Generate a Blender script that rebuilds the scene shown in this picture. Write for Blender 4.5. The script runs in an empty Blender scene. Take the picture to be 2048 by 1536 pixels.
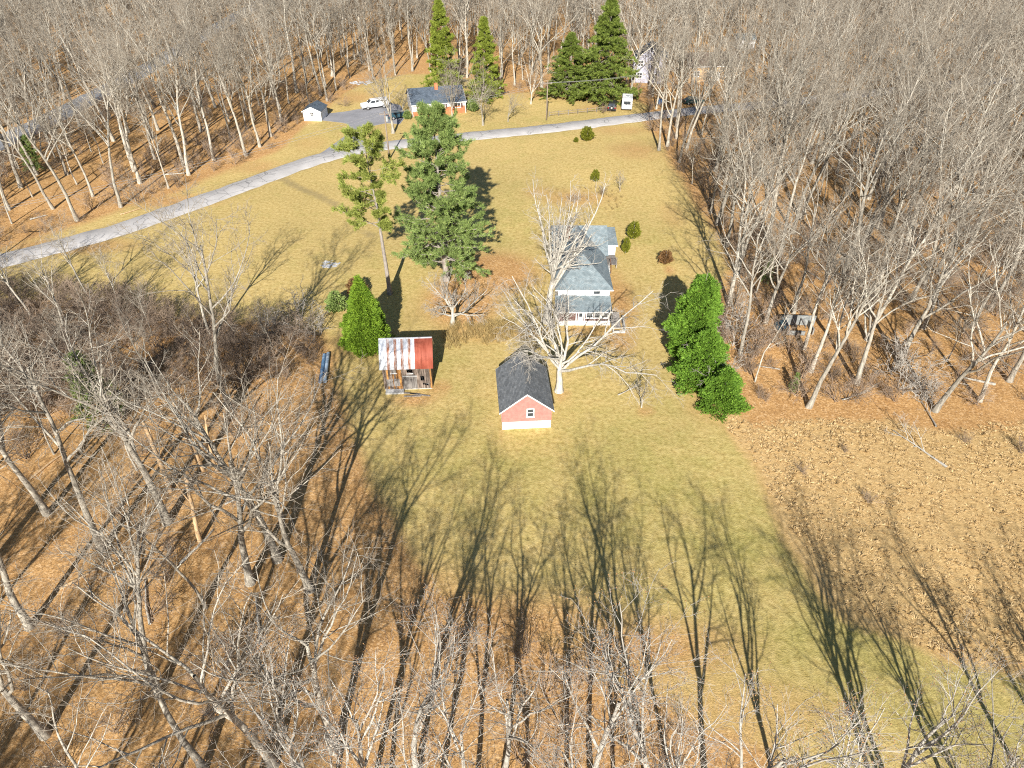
import bpy, math
import numpy as np
from mathutils import Vector, Matrix

# ------------------------------------------------------------------ camera, sky, sun, exposure
sc = bpy.context.scene
C = sc.collection
R_ = math.radians
CAM_H, PITCH, FPX = 45.0, R_(38.5), 1366.0
cam = bpy.data.cameras.new('camera'); cam.lens = 24.0; cam.sensor_width = 36.0
cam.clip_start = 0.5; cam.clip_end = 9000
cam_o = bpy.data.objects.new('camera', cam); C.objects.link(cam_o)
cam_o.location = (0, 0, CAM_H); cam_o.rotation_euler = (math.pi / 2 - PITCH, 0, 0)
sc.camera = cam_o

SUN_EL, SUN_AZ = R_(30.0), R_(4.0)          # azimuth of the shadows, measured from +Y towards +X
w = bpy.data.worlds.new('World'); sc.world = w; w.use_nodes = True
wn = w.node_tree
bg = wn.nodes['Background']; bg.inputs['Strength'].default_value = 0.055
sky = wn.nodes.new('ShaderNodeTexSky'); sky.sky_type = 'NISHITA'; sky.sun_disc = False
sky.sun_elevation = SUN_EL; sky.sun_rotation = math.pi + SUN_AZ
sky.air_density = 1.0; sky.dust_density = 0.2; sky.ozone_density = 2.0
wn.links.new(sky.outputs[0], bg.inputs[0])
sl = bpy.data.lights.new('sun', 'SUN'); sl.energy = 5.0; sl.angle = R_(0.53); sl.color = (1.0, 0.95, 0.87)
so = bpy.data.objects.new('sun', sl); C.objects.link(so)
sd = Vector((math.sin(SUN_AZ) * math.cos(SUN_EL), math.cos(SUN_AZ) * math.cos(SUN_EL), -math.sin(SUN_EL)))
so.rotation_euler = sd.to_track_quat('-Z', 'Y').to_euler(); so.location = (0, -60, 90)

sc.view_settings.view_transform = 'Standard'; sc.view_settings.look = 'None'
sc.view_settings.gamma = 1.0; sc.view_settings.exposure = 0.93
sc.view_settings.use_curve_mapping = False
sc.cycles.use_denoising = False
sc.cycles.max_bounces = 3; sc.cycles.diffuse_bounces = 2; sc.cycles.transparent_max_bounces = 4
sc.cycles.filter_width = 1.1

# ------------------------------------------------------------------ helpers
ct, st = math.cos(PITCH), math.sin(PITCH)
def G(u, v, z=0.0):
    """point of the place at height z that the photograph's pixel (u, v) looks at"""
    a = (u - 1024) / FPX; b = -(v - 768) / FPX
    d = (a, ct + b * st, -st + b * ct)
    t = (z - CAM_H) / d[2]
    return Vector((a * t, d[1] * t, z))
def proj(P):
    P = np.asarray(P, float); x = P[..., 0]; y = P[..., 1]; z = P[..., 2] - CAM_H
    dep = y * ct - z * st; up = y * st + z * ct
    return 1024 + FPX * x / dep, 768 - FPX * up / dep, dep

def make_mesh(name, V, F, mats=(), smooth=False, mi=None):
    """V (n,3); F list of int arrays (m,k)"""
    V = np.asarray(V, np.float32)
    me = bpy.data.meshes.new(name)
    me.vertices.add(len(V)); me.vertices.foreach_set('co', V.ravel())
    F = [np.asarray(f, np.int32) for f in F if len(f)]
    idx = np.concatenate([f.ravel() for f in F]) if F else np.zeros(0, np.int32)
    tot = np.concatenate([np.full(len(f), f.shape[1], np.int32) for f in F]) if F else np.zeros(0, np.int32)
    me.loops.add(len(idx)); me.loops.foreach_set('vertex_index', idx)
    me.polygons.add(len(tot))
    me.polygons.foreach_set('loop_start', np.concatenate([[0], np.cumsum(tot)[:-1]]).astype(np.int32) if len(tot) else tot)
    for m in mats: me.materials.append(m)
    if mi is not None: me.polygons.foreach_set('material_index', np.asarray(mi, np.int32))
    me.update(calc_edges=True); me.validate()
    if smooth: me.shade_smooth()
    return me

def link(name, me, parent=None, loc=None, rot=None, scl=None):
    o = bpy.data.objects.new(name, me); C.objects.link(o)
    if parent: o.parent = parent
    if loc is not None: o.location = loc
    if rot is not None: o.rotation_euler = rot
    if scl is not None: o.scale = scl
    return o
def tag(o, label=None, cat=None, group=None, kind=None):
    if label: o['label'] = label
    if cat: o['category'] = cat
    if group: o['group'] = group
    if kind: o['kind'] = kind
    return o
def thing(name, label, cat, loc=(0, 0, 0), rz=0.0, group=None):
    o = bpy.data.objects.new(name, None); C.objects.link(o); o.empty_display_size = 0.3
    o.location = loc; o.rotation_euler = (0, 0, rz)
    return tag(o, label, cat, group)

class MB:
    def __init__(s): s.v = []; s.f = []
    def box(s, x0, x1, y0, y1, z0, z1):
        n = len(s.v)
        s.v += [(x0,y0,z0),(x1,y0,z0),(x1,y1,z0),(x0,y1,z0),(x0,y0,z1),(x1,y0,z1),(x1,y1,z1),(x0,y1,z1)]
        s.f += [(n,n+3,n+2,n+1),(n+4,n+5,n+6,n+7),(n,n+1,n+5,n+4),(n+1,n+2,n+6,n+5),(n+2,n+3,n+7,n+6),(n+3,n,n+4,n+7)]
        return s
    def poly(s, pts):
        n = len(s.v); s.v += [tuple(p) for p in pts]; s.f.append(tuple(range(n, n + len(pts)))); return s
    def slab(s, pts, t, dirv=(0, 0, -1)):
        """solid from a polygon pushed by t along dirv"""
        n = len(s.v); k = len(pts); d = Vector(dirv) * t
        s.v += [tuple(p) for p in pts] + [tuple(Vector(p) + d) for p in pts]
        s.f.append(tuple(range(n, n + k))); s.f.append(tuple(range(n + 2 * k - 1, n + k - 1, -1)))
        for i in range(k):
            j = (i + 1) % k
            s.f.append((n + i, n + k + i, n + k + j, n + j))
        return s
    def bar(s, a, b, r, sides=6, r2=None):
        a = Vector(a); b = Vector(b); t = (b - a).normalized()
        u = t.cross(Vector((0, 0, 1)) if abs(t.z) < 0.9 else Vector((1, 0, 0))).normalized(); v = t.cross(u)
        n = len(s.v); r2 = r if r2 is None else r2
        for c, rr in ((a, r), (b, r2)):
            for k in range(sides):
                q = 2 * math.pi * k / sides
                s.v.append(tuple(c + (u * math.cos(q) + v * math.sin(q)) * rr))
        for k in range(sides):
            j = (k + 1) % sides
            s.f.append((n + k, n + j, n + sides + j, n + sides + k))
        s.f.append(tuple(range(n + sides - 1, n - 1, -1))); s.f.append(tuple(range(n + sides, n + 2 * sides)))
        return s
    def build(s, name, mat, parent=None, smooth=False, loc=None, rot=None):
        me = bpy.data.meshes.new(name); me.from_pydata(s.v, [], s.f); me.materials.append(mat); me.update()
        import bmesh
        bm = bmesh.new(); bm.from_mesh(me); bmesh.ops.recalc_face_normals(bm, faces=bm.faces); bm.to_mesh(me); bm.free()
        if smooth: me.shade_smooth()
        return link(name, me, parent, loc, rot)

# ------------------------------------------------------------------ materials
def new_mat(name):
    m = bpy.data.materials.new(name); m.use_nodes = True
    nt = m.node_tree; b = nt.nodes['Principled BSDF']
    b.inputs['Specular IOR Level'].default_value = 0.2
    return m, nt, b
def N(nt, typ, **kw):
    n = nt.nodes.new(typ)
    for k, v in kw.items(): setattr(n, k, v)
    return n
def noise(nt, vec, scale, detail=4, rough=0.6):
    n = N(nt, 'ShaderNodeTexNoise'); n.inputs['Scale'].default_value = scale
    n.inputs['Detail'].default_value = detail; n.inputs['Roughness'].default_value = rough
    nt.links.new(vec, n.inputs['Vector']); return n.outputs['Fac']
def ramp(nt, fac, stops):
    r = N(nt, 'ShaderNodeValToRGB'); e = r.color_ramp.elements
    while len(e) < len(stops): e.new(0.5)
    for i, (p, c) in enumerate(stops):
        e[i].position = p; e[i].color = (c[0], c[1], c[2], 1)
    nt.links.new(fac, r.inputs[0]); return r.outputs[0]
def mix(nt, fac, a, b, mode='MIX'):
    m = N(nt, 'ShaderNodeMix', data_type='RGBA', blend_type=mode)
    for sock, val in ((m.inputs[0], fac), (m.inputs[6], a), (m.inputs[7], b)):
        if isinstance(val, (int, float)): sock.default_value = val
        elif isinstance(val, (tuple, list)): sock.default_value = (val[0], val[1], val[2], 1)
        else: nt.links.new(val, sock)
    return m.outputs[2]
def mth(nt, op, a, b=None, clamp=False):
    m = N(nt, 'ShaderNodeMath', operation=op); m.use_clamp = clamp
    for i, val in enumerate((a, b)):
        if val is None: continue
        if isinstance(val, (int, float)): m.inputs[i].default_value = val
        else: nt.links.new(val, m.inputs[i])
    return m.outputs[0]
def bump(nt, b, h, strength, dist):
    n = N(nt, 'ShaderNodeBump'); n.inputs['Strength'].default_value = strength; n.inputs['Distance'].default_value = dist
    nt.links.new(h, n.inputs['Height']); nt.links.new(n.outputs[0], b.inputs['Normal'])
def vscale(nt, vec, s):
    m = N(nt, 'ShaderNodeMapping'); m.inputs['Scale'].default_value = s
    nt.links.new(vec, m.inputs[0]); return m.outputs[0]

def simple(name, c1, c2=None, scale=3.0, rough=0.85, stretch=(1, 1, 1), bmp=None, rand=0.0, metal=0.0, spec=None, detail=5, lo=0.35, hi=0.65):
    """two-tone noise material; rand varies brightness from object to object"""
    m, nt, b = new_mat(name); c2 = c2 or c1
    tc = N(nt, 'ShaderNodeTexCoord').outputs['Object']
    v = vscale(nt, tc, stretch)
    f = noise(nt, v, scale, detail)
    col = ramp(nt, f, [(lo, c1), (hi, c2)])
    if rand:
        oi = N(nt, 'ShaderNodeObjectInfo').outputs['Random']
        k = mth(nt, 'ADD', mth(nt, 'MULTIPLY', oi, 2 * rand), 1 - rand)
        cc = N(nt, 'ShaderNodeCombineColor')
        for i in range(3): nt.links.new(k, cc.inputs[i])
        col = mix(nt, 1.0, col, cc.outputs[0], 'MULTIPLY')
    nt.links.new(col, b.inputs['Base Color'])
    b.inputs['Roughness'].default_value = rough; b.inputs['Metallic'].default_value = metal
    if spec is not None: b.inputs['Specular IOR Level'].default_value = spec
    if bmp: bump(nt, b, noise(nt, v, bmp[0], 4), bmp[1], bmp[2])
    return m

def foliage_mat(name, dark, light, tint=None):
    m, nt, b = new_mat(name)
    isl = N(nt, 'ShaderNodeNewGeometry').outputs['Random Per Island']
    tc = N(nt, 'ShaderNodeTexCoord').outputs['Object']
    f = mth(nt, 'ADD', mth(nt, 'MULTIPLY', isl, 0.45), mth(nt, 'MULTIPLY', noise(nt, tc, 0.9, 3), 0.6))
    col = ramp(nt, f, [(0.2, dark), (0.8, light)])
    nt.links.new(col, b.inputs['Base Color']); b.inputs['Roughness'].default_value = 0.65
    tr = N(nt, 'ShaderNodeBsdfTranslucent'); nt.links.new(col, tr.inputs[0])
    ms = N(nt, 'ShaderNodeMixShader'); ms.inputs[0].default_value = 0.25
    out = nt.nodes['Material Output']
    nt.links.new(b.outputs[0], ms.inputs[1]); nt.links.new(tr.outputs[0], ms.inputs[2]); nt.links.new(ms.outputs[0], out.inputs[0])
    return m

M = {}
M['bark'] = simple('bark', (.205, .185, .15), (.485, .445, .37), 2.2, .9, (3, 3, .6), (14, .6, .03), rand=.28)
M['bark_pale'] = simple('bark_pale', (.29, .27, .23), (.52, .49, .43), 2.0, .9, (3, 3, .6), (14, .5, .03), rand=.15)
M['twig'] = simple('twig', (.19, .16, .125), (.345, .295, .23), 1.2, .9, rand=.25)
M['twig_pale'] = simple('twig_pale', (.27, .24, .205), (.44, .41, .36), 1.2, .9, rand=.15)
M['brush'] = simple('brush', (.20, .15, .11), (.36, .275, .205), 1.2, .9, rand=.3)
M['snag'] = simple('snag', (.38, .24, .12), (.55, .40, .24), 2.0, .9, (3, 3, .5), (10, .5, .03))
M['bud'] = simple('bud', (.26, .13, .06), (.46, .26, .11), 2.0, .8)
M['pine_bark'] = simple('pine_bark', (.20, .17, .145), (.36, .32, .28), 2.5, .9, (3, 3, .7), (12, .6, .03))
M['pine_olive'] = foliage_mat('pine_olive', (.10, .14, .02), (.46, .50, .12))
M['pine_green'] = foliage_mat('pine_green', (.07, .13, .03), (.36, .45, .14))
M['arbor'] = foliage_mat('arbor', (.055, .125, .012), (.28, .42, .04))
M['holly'] = foliage_mat('holly', (.05, .12, .015), (.22, .38, .045))
M['spruce'] = foliage_mat('spruce', (.06, .10, .02), (.29, .36, .07))
M['spruce_bright'] = foliage_mat('spruce_bright', (.09, .13, .016), (.38, .44, .07))
M['olive_shrub'] = foliage_mat('olive_shrub', (.07, .085, .010), (.27, .28, .03))
M['brown_leaf'] = foliage_mat('brown_leaf', (.10, .05, .02), (.30, .17, .07))
M['tussock'] = foliage_mat('tussock', (.46, .31, .14), (.78, .60, .33))
M['reed'] = foliage_mat('reed', (.26, .18, .07), (.52, .40, .18))
M['asphalt'] = None

def asphalt(name, base, crack=True):
    m, nt, b = new_mat(name)
    tc = N(nt, 'ShaderNodeTexCoord').outputs['Object']
    f = noise(nt, tc, 0.35, 6, .65); g = noise(nt, tc, 9, 3)
    d = tuple(x * .72 for x in base)
    col = ramp(nt, f, [(.3, d), (.6, base)])
    col = mix(nt, mth(nt, 'MULTIPLY', g, .35), col, tuple(x * .55 for x in base))
    if crack:
        vo = N(nt, 'ShaderNodeTexVoronoi', feature='DISTANCE_TO_EDGE'); vo.inputs['Scale'].default_value = .55
        nv = N(nt, 'ShaderNodeTexNoise'); nv.inputs['Scale'].default_value = 1.2; nt.links.new(tc, nv.inputs['Vector'])
        mv = N(nt, 'ShaderNodeMix', data_type='VECTOR'); mv.inputs[0].default_value = .25
        nt.links.new(tc, mv.inputs[4]); nt.links.new(nv.outputs['Color'], mv.inputs[5]); nt.links.new(mv.outputs[1], vo.inputs['Vector'])
        k = mth(nt, 'MULTIPLY', mth(nt, 'LESS_THAN', vo.outputs['Distance'], .022), mth(nt, 'GREATER_THAN', noise(nt, tc, .12, 2), .52))
        col = mix(nt, mth(nt, 'MULTIPLY', k, .5), col, (.08, .08, .08))
    nt.links.new(col, b.inputs['Base Color']); b.inputs['Roughness'].default_value = .9
    bump(nt, b, g, .3, .02)
    return m
M['asphalt'] = asphalt('asphalt', (.52, .50, .485))
M['asphalt_dark'] = asphalt('asphalt_dark', (.30, .30, .32), False)
M['lane'] = asphalt('lane_surface', (.26, .27, .29), False)

def ground_material():
    m, nt, b = new_mat('ground')
    tc = N(nt, 'ShaderNodeTexCoord').outputs['Object']
    za = N(nt, 'ShaderNodeAttribute', attribute_name='zone'); sp = N(nt, 'ShaderNodeSeparateColor')
    nt.links.new(za.outputs['Color'], sp.inputs[0])
    lit, mea, gre = sp.outputs[0], sp.outputs[1], sp.outputs[2]; earth = za.outputs['Alpha']
    n_big = noise(nt, tc, .05, 5, .6); n_mid = noise(nt, tc, .35, 5, .65); n_fine = noise(nt, tc, 2.2, 5, .7); n_grit = noise(nt, tc, 9, 4, .7)
    # lawn: straw with greener drifts
    straw = ramp(nt, n_fine, [(.32, (.37, .265, .095)), (.5, (.51, .385, .155)), (.68, (.61, .475, .215))])
    green = ramp(nt, n_fine, [(.32, (.23, .215, .055)), (.68, (.43, .39, .13))])
    gf = mth(nt, 'ADD', mth(nt, 'MULTIPLY', mth(nt, 'SUBTRACT', n_mid, .5), 1.5), gre, True)
    lawn = mix(nt, gf, straw, green)
    # leaf litter
    leaf_v = N(nt, 'ShaderNodeTexVoronoi'); leaf_v.inputs['Scale'].default_value = 7.0; nt.links.new(tc, leaf_v.inputs['Vector'])
    lf = N(nt, 'ShaderNodeSeparateColor'); nt.links.new(leaf_v.outputs['Color'], lf.inputs[0])
    l1 = ramp(nt, lf.outputs[0], [(.0, (.22, .115, .045)), (.45, (.47, .265, .10)), (.8, (.63, .385, .165)), (1., (.78, .56, .33))])
    l2 = ramp(nt, n_mid, [(.3, (.37, .205, .085)), (.7, (.55, .345, .155))])
    litter = mix(nt, .5, l1, l2)
    litter = mix(nt, mth(nt, 'MULTIPLY', mth(nt, 'GREATER_THAN', n_grit, .6), .4), litter, (.16, .075, .028))
    # meadow ground between tussocks
    meadow = ramp(nt, n_fine, [(.3, (.38, .25, .105)), (.55, (.55, .38, .175)), (.75, (.66, .49, .25))])
    # ragged borders
    rag = mth(nt, 'MULTIPLY', mth(nt, 'SUBTRACT', mth(nt, 'ADD', mth(nt, 'MULTIPLY', n_mid, .55), mth(nt, 'MULTIPLY', n_fine, .45)), .5), 2.2)
    def edge(wt):
        s = mth(nt, 'ADD', mth(nt, 'MULTIPLY', mth(nt, 'SUBTRACT', wt, .5), 2.4), .5)
        on = mth(nt, 'MULTIPLY', rag, mth(nt, 'MULTIPLY', mth(nt, 'MULTIPLY', wt, mth(nt, 'SUBTRACT', 1.0, wt)), 4.0))
        return mth(nt, 'ADD', s, on, True)
    col = mix(nt, edge(lit), lawn, litter)
    col = mix(nt, edge(mea), col, meadow)
    col = mix(nt, mth(nt, 'MULTIPLY', edge(earth), .75), col, (.30, .235, .12))
    var = ramp(nt, n_big, [(.3, (.86, .86, .84)), (.7, (1.08, 1.06, 1.04))])
    col = mix(nt, 1.0, col, var, 'MULTIPLY')
    nt.links.new(col, b.inputs['Base Color']); b.inputs['Roughness'].default_value = .95
    b.inputs['Specular IOR Level'].default_value = .05
    h = mth(nt, 'ADD', mth(nt, 'MULTIPLY', n_fine, .5), mth(nt, 'MULTIPLY', n_grit, .5))
    bump(nt, b, h, .75, .16)
    return m
M['ground'] = ground_material()

rng = np.random.default_rng(7)

# ------------------------------------------------------------------ the ground and its zones
def PX(lst, z=0): return np.array([[p.x, p.y] for p in (G(u, v, z) for u, v in lst)])
LAWN = PX([(-150,640),(-150,562),(0,524),(180,478),(360,414),(570,340),(690,305),(850,284),(1060,262),(1290,230),(1305,275),(1340,325),(1392,395),(1430,470),
    (1455,540),(1440,600),(1405,660),(1375,720),(1398,790),(1440,840),(1500,905),(1535,980),(1580,1060),(1680,1205),(1800,1275),(1950,1330),(2300,1440),(2500,1760),
    (1800,1760),(1560,1540),(1330,1400),(1100,1290),(940,1200),(840,1110),(765,1000),(722,880),(692,790),(668,730),(640,668),(560,648),(450,652),(330,622),(200,592),(0,600)])
YARD = PX([(-150,545),(0,500),(170,447),(330,396),(480,333),(575,292),(610,250),(690,186),(750,160),(820,148),(950,160),(1000,190),(1080,178),(1140,200),(1240,188),(1300,212),
    (1285,242),(1060,264),(850,292),(690,305),(570,345),(360,420),(180,484),(0,530),(-150,570)])
MEADOW = PX([(1395,795),(1500,842),(1640,835),(1780,840),(1900,862),(2100,830),(2500,800),(2700,1500),(2300,1440),(1950,1330),(1800,1275),(1680,1205),(1580,1060),(1535,980),(1500,905)])
ROAD = PX([(-420,640),(-200,578),(0,522),(130,489),(250,456),(360,417),(480,374),(570,340),(640,316),(720,297),(800,288),(940,272),(1060,261),(1180,247),(1260,237),(1330,228),(1420,218),(1550,207),(1700,190),(1900,168),(2300,140)])
LANE = PX([(-300,420),(-100,330),(0,285),(120,228),(220,176),(320,122),(420,62),(540,-5)])
DRIVE = PX([(596,334),(648,302),(690,272),(699,252),(690,246),(645,241),(656,227),(691,223),(723,217),(768,203),(800,210),(812,232),(800,248),(772,246),(735,254),(722,272),(735,294),(690,308)])

def sdf(poly, P):
    """signed distance, negative inside"""
    x, y = P[:, 0], P[:, 1]; d = np.full(len(P), 1e9); ins = np.zeros(len(P), bool)
    for i in range(len(poly)):
        a = poly[i]; b = poly[(i + 1) % len(poly)]; e = b - a
        t = np.clip(((x - a[0]) * e[0] + (y - a[1]) * e[1]) / (e @ e + 1e-9), 0, 1)
        d = np.minimum(d, np.hypot(x - a[0] - t * e[0], y - a[1] - t * e[1]))
        c = ((a[1] > y) != (b[1] > y)) & (x < (b[0] - a[0]) * (y - a[1]) / (b[1] - a[1] + 1e-12) + a[0])
        ins ^= c
    return np.where(ins, -d, d)
def pdist(line, P):
    d = np.full(len(P), 1e9)
    for a, b in zip(line[:-1], line[1:]):
        e = b - a; t = np.clip(((P - a) @ e) / (e @ e), 0, 1)
        d = np.minimum(d, np.hypot(*(P - a - t[:, None] * e).T))
    return d
def smooth(a, b, x):
    t = np.clip((x - a) / (b - a), 0, 1); return t * t * (3 - 2 * t)
def vnoise(P, s, seed):
    r = np.random.default_rng(seed); out = np.zeros(len(P))
    for k in range(6):
        f = r.normal(size=2) / s * (1 + k * .6); ph = r.uniform(0, 6.28)
        out += np.sin(P @ f + ph) / (1 + k * .5)
    return out / 2.5

def blob(P, u, v, rx, ry):
    c = G(u, v); return np.exp(-(((P[:, 0] - c.x) / rx) ** 2 + ((P[:, 1] - c.y) / ry) ** 2))

GX, GY = np.arange(-212, 213, 1.0), np.arange(-40, 336, 1.0)
gx, gy = np.meshgrid(GX, GY); P2 = np.stack([gx.ravel(), gy.ravel()], 1)
Pw = P2 + np.stack([vnoise(P2, 5, 1), vnoise(P2, 5, 2)], 1) * 1.3
s_l, s_y, s_m = sdf(LAWN, Pw), sdf(YARD, Pw), sdf(MEADOW, Pw)
s_grass = np.minimum(s_l, s_y)
litter = smooth(-2.6, 2.6, s_grass)
for (u, v, rx, ry, k) in [(985,545,7,7,1.0),(925,600,6,8,.95),(950,660,8,4,.55),(1060,665,4,2,.6),(1240,600,3,10,.7),(1240,680,3,4,.65),(1180,660,5,2.5,.6),(1270,300,8,8,.55),(1345,430,4,8,.45),
        (830,800,3.5,1.6,.7),(880,775,1.6,2,.7),(1290,822,1.5,1.5,.6),(1340,540,1.2,2,.7),(1420,820,4,4,.5),(1000,850,.8,5,.5),(1125,790,1.2,1.8,.6),(1150,395,9,5,.6),(1080,385,5,5,.5),
        (1380,740,2.5,6,.6),(680,700,2,6,.5),(650,800,3,8,.5),(1240,260,10,5,.5),(1000,1250,12,4,.75),(1250,1300,12,4,.7),(1480,1420,12,4,.5),(830,1230,8,6,.7),(820,620,1.5,9,.4),
        (120,492,14,3.5,.75),(330,402,12,4,.7),(500,333,10,5,.55),(620,285,6,8,.45),(700,195,8,7,.6),(1090,190,7,6,.6),(1200,215,9,4,.5),(1040,160,6,10,.6)]:
    litter = np.maximum(litter, k * blob(P2, u, v, rx, ry))
meadow = smooth(2.0, -2.0, s_m)
green = np.zeros(len(P2))
for (u, v, rx, ry, k) in [(1000,430,8,14,.35),(800,560,10,10,.2),(1300,480,5,8,.3),(760,620,6,8,.2),(880,720,3,6,.4),(1000,920,14,8,.45),(1280,950,12,10,.55),(1480,1080,9,9,.55),(1700,1300,9,5,.6),(1960,1430,9,5,.6),
        (890,160,10,8,.4),(1000,260,14,5,.3),(1130,240,14,5,.3),(640,270,8,6,.3),(1200,900,14,5,.2)]:
    green = np.maximum(green, k * blob(P2, u, v, rx, ry))
TRACK = PX([(560,352),(590,372),(640,392),(690,420),(740,470)])
earth = .7 * smooth(1.6, .4, pdist(TRACK, P2)) * smooth(0, 1, 1.2 + vnoise(P2, 3, 5))
dr = pdist(ROAD, P2); earth = np.maximum(earth, .6 * smooth(3.6, 2.2, dr))
zone = np.stack([litter, meadow, green, earth], 1).astype(np.float32)
zz = vnoise(P2, 14, 9) * .06 * smooth(3, 9, dr) + vnoise(P2, 4, 19) * .035 * smooth(3, 6, dr)
nx, ny = len(GX), len(GY)
ii = (np.arange(ny - 1)[:, None] * nx + np.arange(nx - 1)[None]).ravel()
quads = np.stack([ii, ii + 1, ii + nx + 1, ii + nx], 1)
fc = P2[ii] + .5
fl, fm = sdf(LAWN, fc), sdf(MEADOW, fc); fy = sdf(YARD, fc)
cls = np.where(fm < 0, 2, np.where(np.minimum(fl, fy) < 0, 1, 0))
V3 = np.concatenate([P2, zz[:, None] - .02], 1)
for k, nm in ((0, 'woodland_floor'), (1, 'lawn'), (2, 'meadow')):
    q = quads[cls == k]; used, inv = np.unique(q.ravel(), return_inverse=True)
    me = make_mesh(nm, V3[used], [inv.reshape(-1, 4)], [M['ground']], True)
    at = me.attributes.new('zone', 'FLOAT_COLOR', 'POINT'); at.data.foreach_set('color', zone[used].ravel())
    tag(link(nm, me), kind='structure')
# country beyond the woods
far = make_mesh('ground', [(-4000,-4000,-.6),(4000,-4000,-.6),(4000,4000,-.6),(-4000,4000,-.6)], [np.array([[0,1,2,3]])], [M['ground']])
at = far.attributes.new('zone', 'FLOAT_COLOR', 'POINT'); at.data.foreach_set('color', np.array([[1,0,0,0]] * 4, np.float32).ravel())
tag(link('ground', far), kind='structure')

def resample(line, step):
    line = np.asarray(line); seg = np.hypot(*np.diff(line, axis=0).T); s = np.concatenate([[0], np.cumsum(seg)])
    t = np.arange(0, s[-1], step); out = np.stack([np.interp(t, s, line[:, 0]), np.interp(t, s, line[:, 1])], 1)
    for _ in range(6): out[1:-1] = .25 * out[:-2] + .5 * out[1:-1] + .25 * out[2:]
    return out
def ribbon(name, line, wid, z, mat, seed=0, jag=.12):
    L = resample(line, 1.5); T = np.gradient(L, axis=0); T /= np.linalg.norm(T, axis=1)[:, None]; Nn = np.stack([-T[:, 1], T[:, 0]], 1)
    r = np.random.default_rng(seed); n = len(L)
    a = L + Nn * (wid / 2 + r.normal(0, jag, n))[:, None]; b = L - Nn * (wid / 2 + r.normal(0, jag, n))[:, None]
    V = np.zeros((n * 4, 3))
    V[0::4, :2] = a + Nn * .25; V[1::4, :2] = a; V[2::4, :2] = b; V[3::4, :2] = b - Nn * .25
    V[:, 2] = z; V[0::4, 2] = -.1; V[3::4, 2] = -.1
    i = np.arange(n - 1) * 4
    F = np.concatenate([np.stack([i + k, i + 4 + k, i + 5 + k, i + 1 + k], 1) for k in range(3)])
    me = make_mesh(name, V, [F[:, ::-1]], [mat]); o = link(name, me); tag(o, kind='structure'); return o
ribbon('road', ROAD, 4.5, .05, M['asphalt'], 1)
ribbon('lane', LANE, 6.5, .06, M['lane'], 2)
b = MB(); b.slab([(x, y, .038) for x, y in DRIVE], .12); tag(b.build('driveway', M['asphalt_dark']), kind='structure')

# ------------------------------------------------------------------ bare trees
def nrm(a): return a / (np.linalg.norm(a, axis=-1, keepdims=True) + 1e-9)
def tubes(P, R, sides):
    B, n, _ = P.shape
    T = np.empty_like(P); T[:, 1:-1] = P[:, 2:] - P[:, :-2]; T[:, 0] = P[:, 1] - P[:, 0]; T[:, -1] = P[:, -1] - P[:, -2]; T = nrm(T)
    av = nrm(P[:, -1] - P[:, 0]); ref = np.where((np.abs(av[:, 2:3]) < .8), np.array([[0, 0, 1.]]), np.array([[1., 0, 0]]))[:, None]
    U = nrm(np.cross(T, np.broadcast_to(ref, T.shape))); W = np.cross(T, U)
    q = np.arange(sides) * 2 * np.pi / sides
    V = P[:, :, None] + R[:, :, None, None] * (np.cos(q)[:, None] * U[:, :, None] + np.sin(q)[:, None] * W[:, :, None])
    i = np.arange(B)[:, None, None] * n * sides + np.arange(n - 1)[None, :, None] * sides; k = np.arange(sides)[None, None]
    j = (k + 1) % sides
    F = np.stack([i + k, i + j, i + sides + j, i + sides + k], -1).reshape(-1, 4)
    return V.reshape(-1, 3), F
def join(parts):
    Vs, Fs, o = [], [], 0
    for V, F in parts: Vs.append(V); Fs.append(F + o); o += len(V)
    return np.concatenate(Vs), np.concatenate(Fs)
def grow(r, S, D, L, n, wob, up):
    P = np.empty((len(S), n + 1, 3)); P[:, 0] = S; d = D.copy()
    for i in range(n):
        d = nrm(d + r.normal(0, wob, d.shape) + np.array([0, 0, 1.]) * (up if np.isscalar(up) else up[i]))
        P[:, i + 1] = P[:, i] + d * (L / n)[:, None]
    return P
def spawn(r, P, Rr, L, cnt, t0, t1, a0, a1, ratio, taper=.55, rr=.6, flat=0.0):
    B, n, _ = P.shape; n -= 1
    t = (np.arange(cnt)[None] + r.uniform(.1, .9, (B, cnt))) / cnt; t = (t0 + t * (t1 - t0)); f = t * n; i = np.clip(f.astype(int), 0, n - 1); fr = (f - i)[..., None]
    bi = np.arange(B)[:, None]
    pos = P[bi, i] * (1 - fr) + P[bi, i + 1] * fr; tan = nrm(P[bi, i + 1] - P[bi, i]); rad = Rr[bi, i] * (1 - fr[..., 0]) + Rr[bi, i + 1] * fr[..., 0]
    rv = r.normal(size=pos.shape); rv[..., 2] *= (1 - flat); pr = nrm(rv - tan * np.sum(rv * tan, -1, keepdims=True))
    an = np.radians(r.uniform(a0, a1, t.shape))[..., None]
    D = nrm(np.cos(an) * tan + np.sin(an) * pr)
    tt = (t - t0) / max(t1 - t0, 1e-6)
    ln = L[:, None] * ratio * (1.1 - taper * tt) * r.uniform(.65, 1.25, t.shape)
    return pos.reshape(-1, 3), D.reshape(-1, 3), ln.ravel(), (rad * rr).ravel()
def radii(r0, n, tip):
    t = np.linspace(0, 1, n + 1)[None]; return r0[:, None] * (1 - (1 - tip) * t ** .9)

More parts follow.
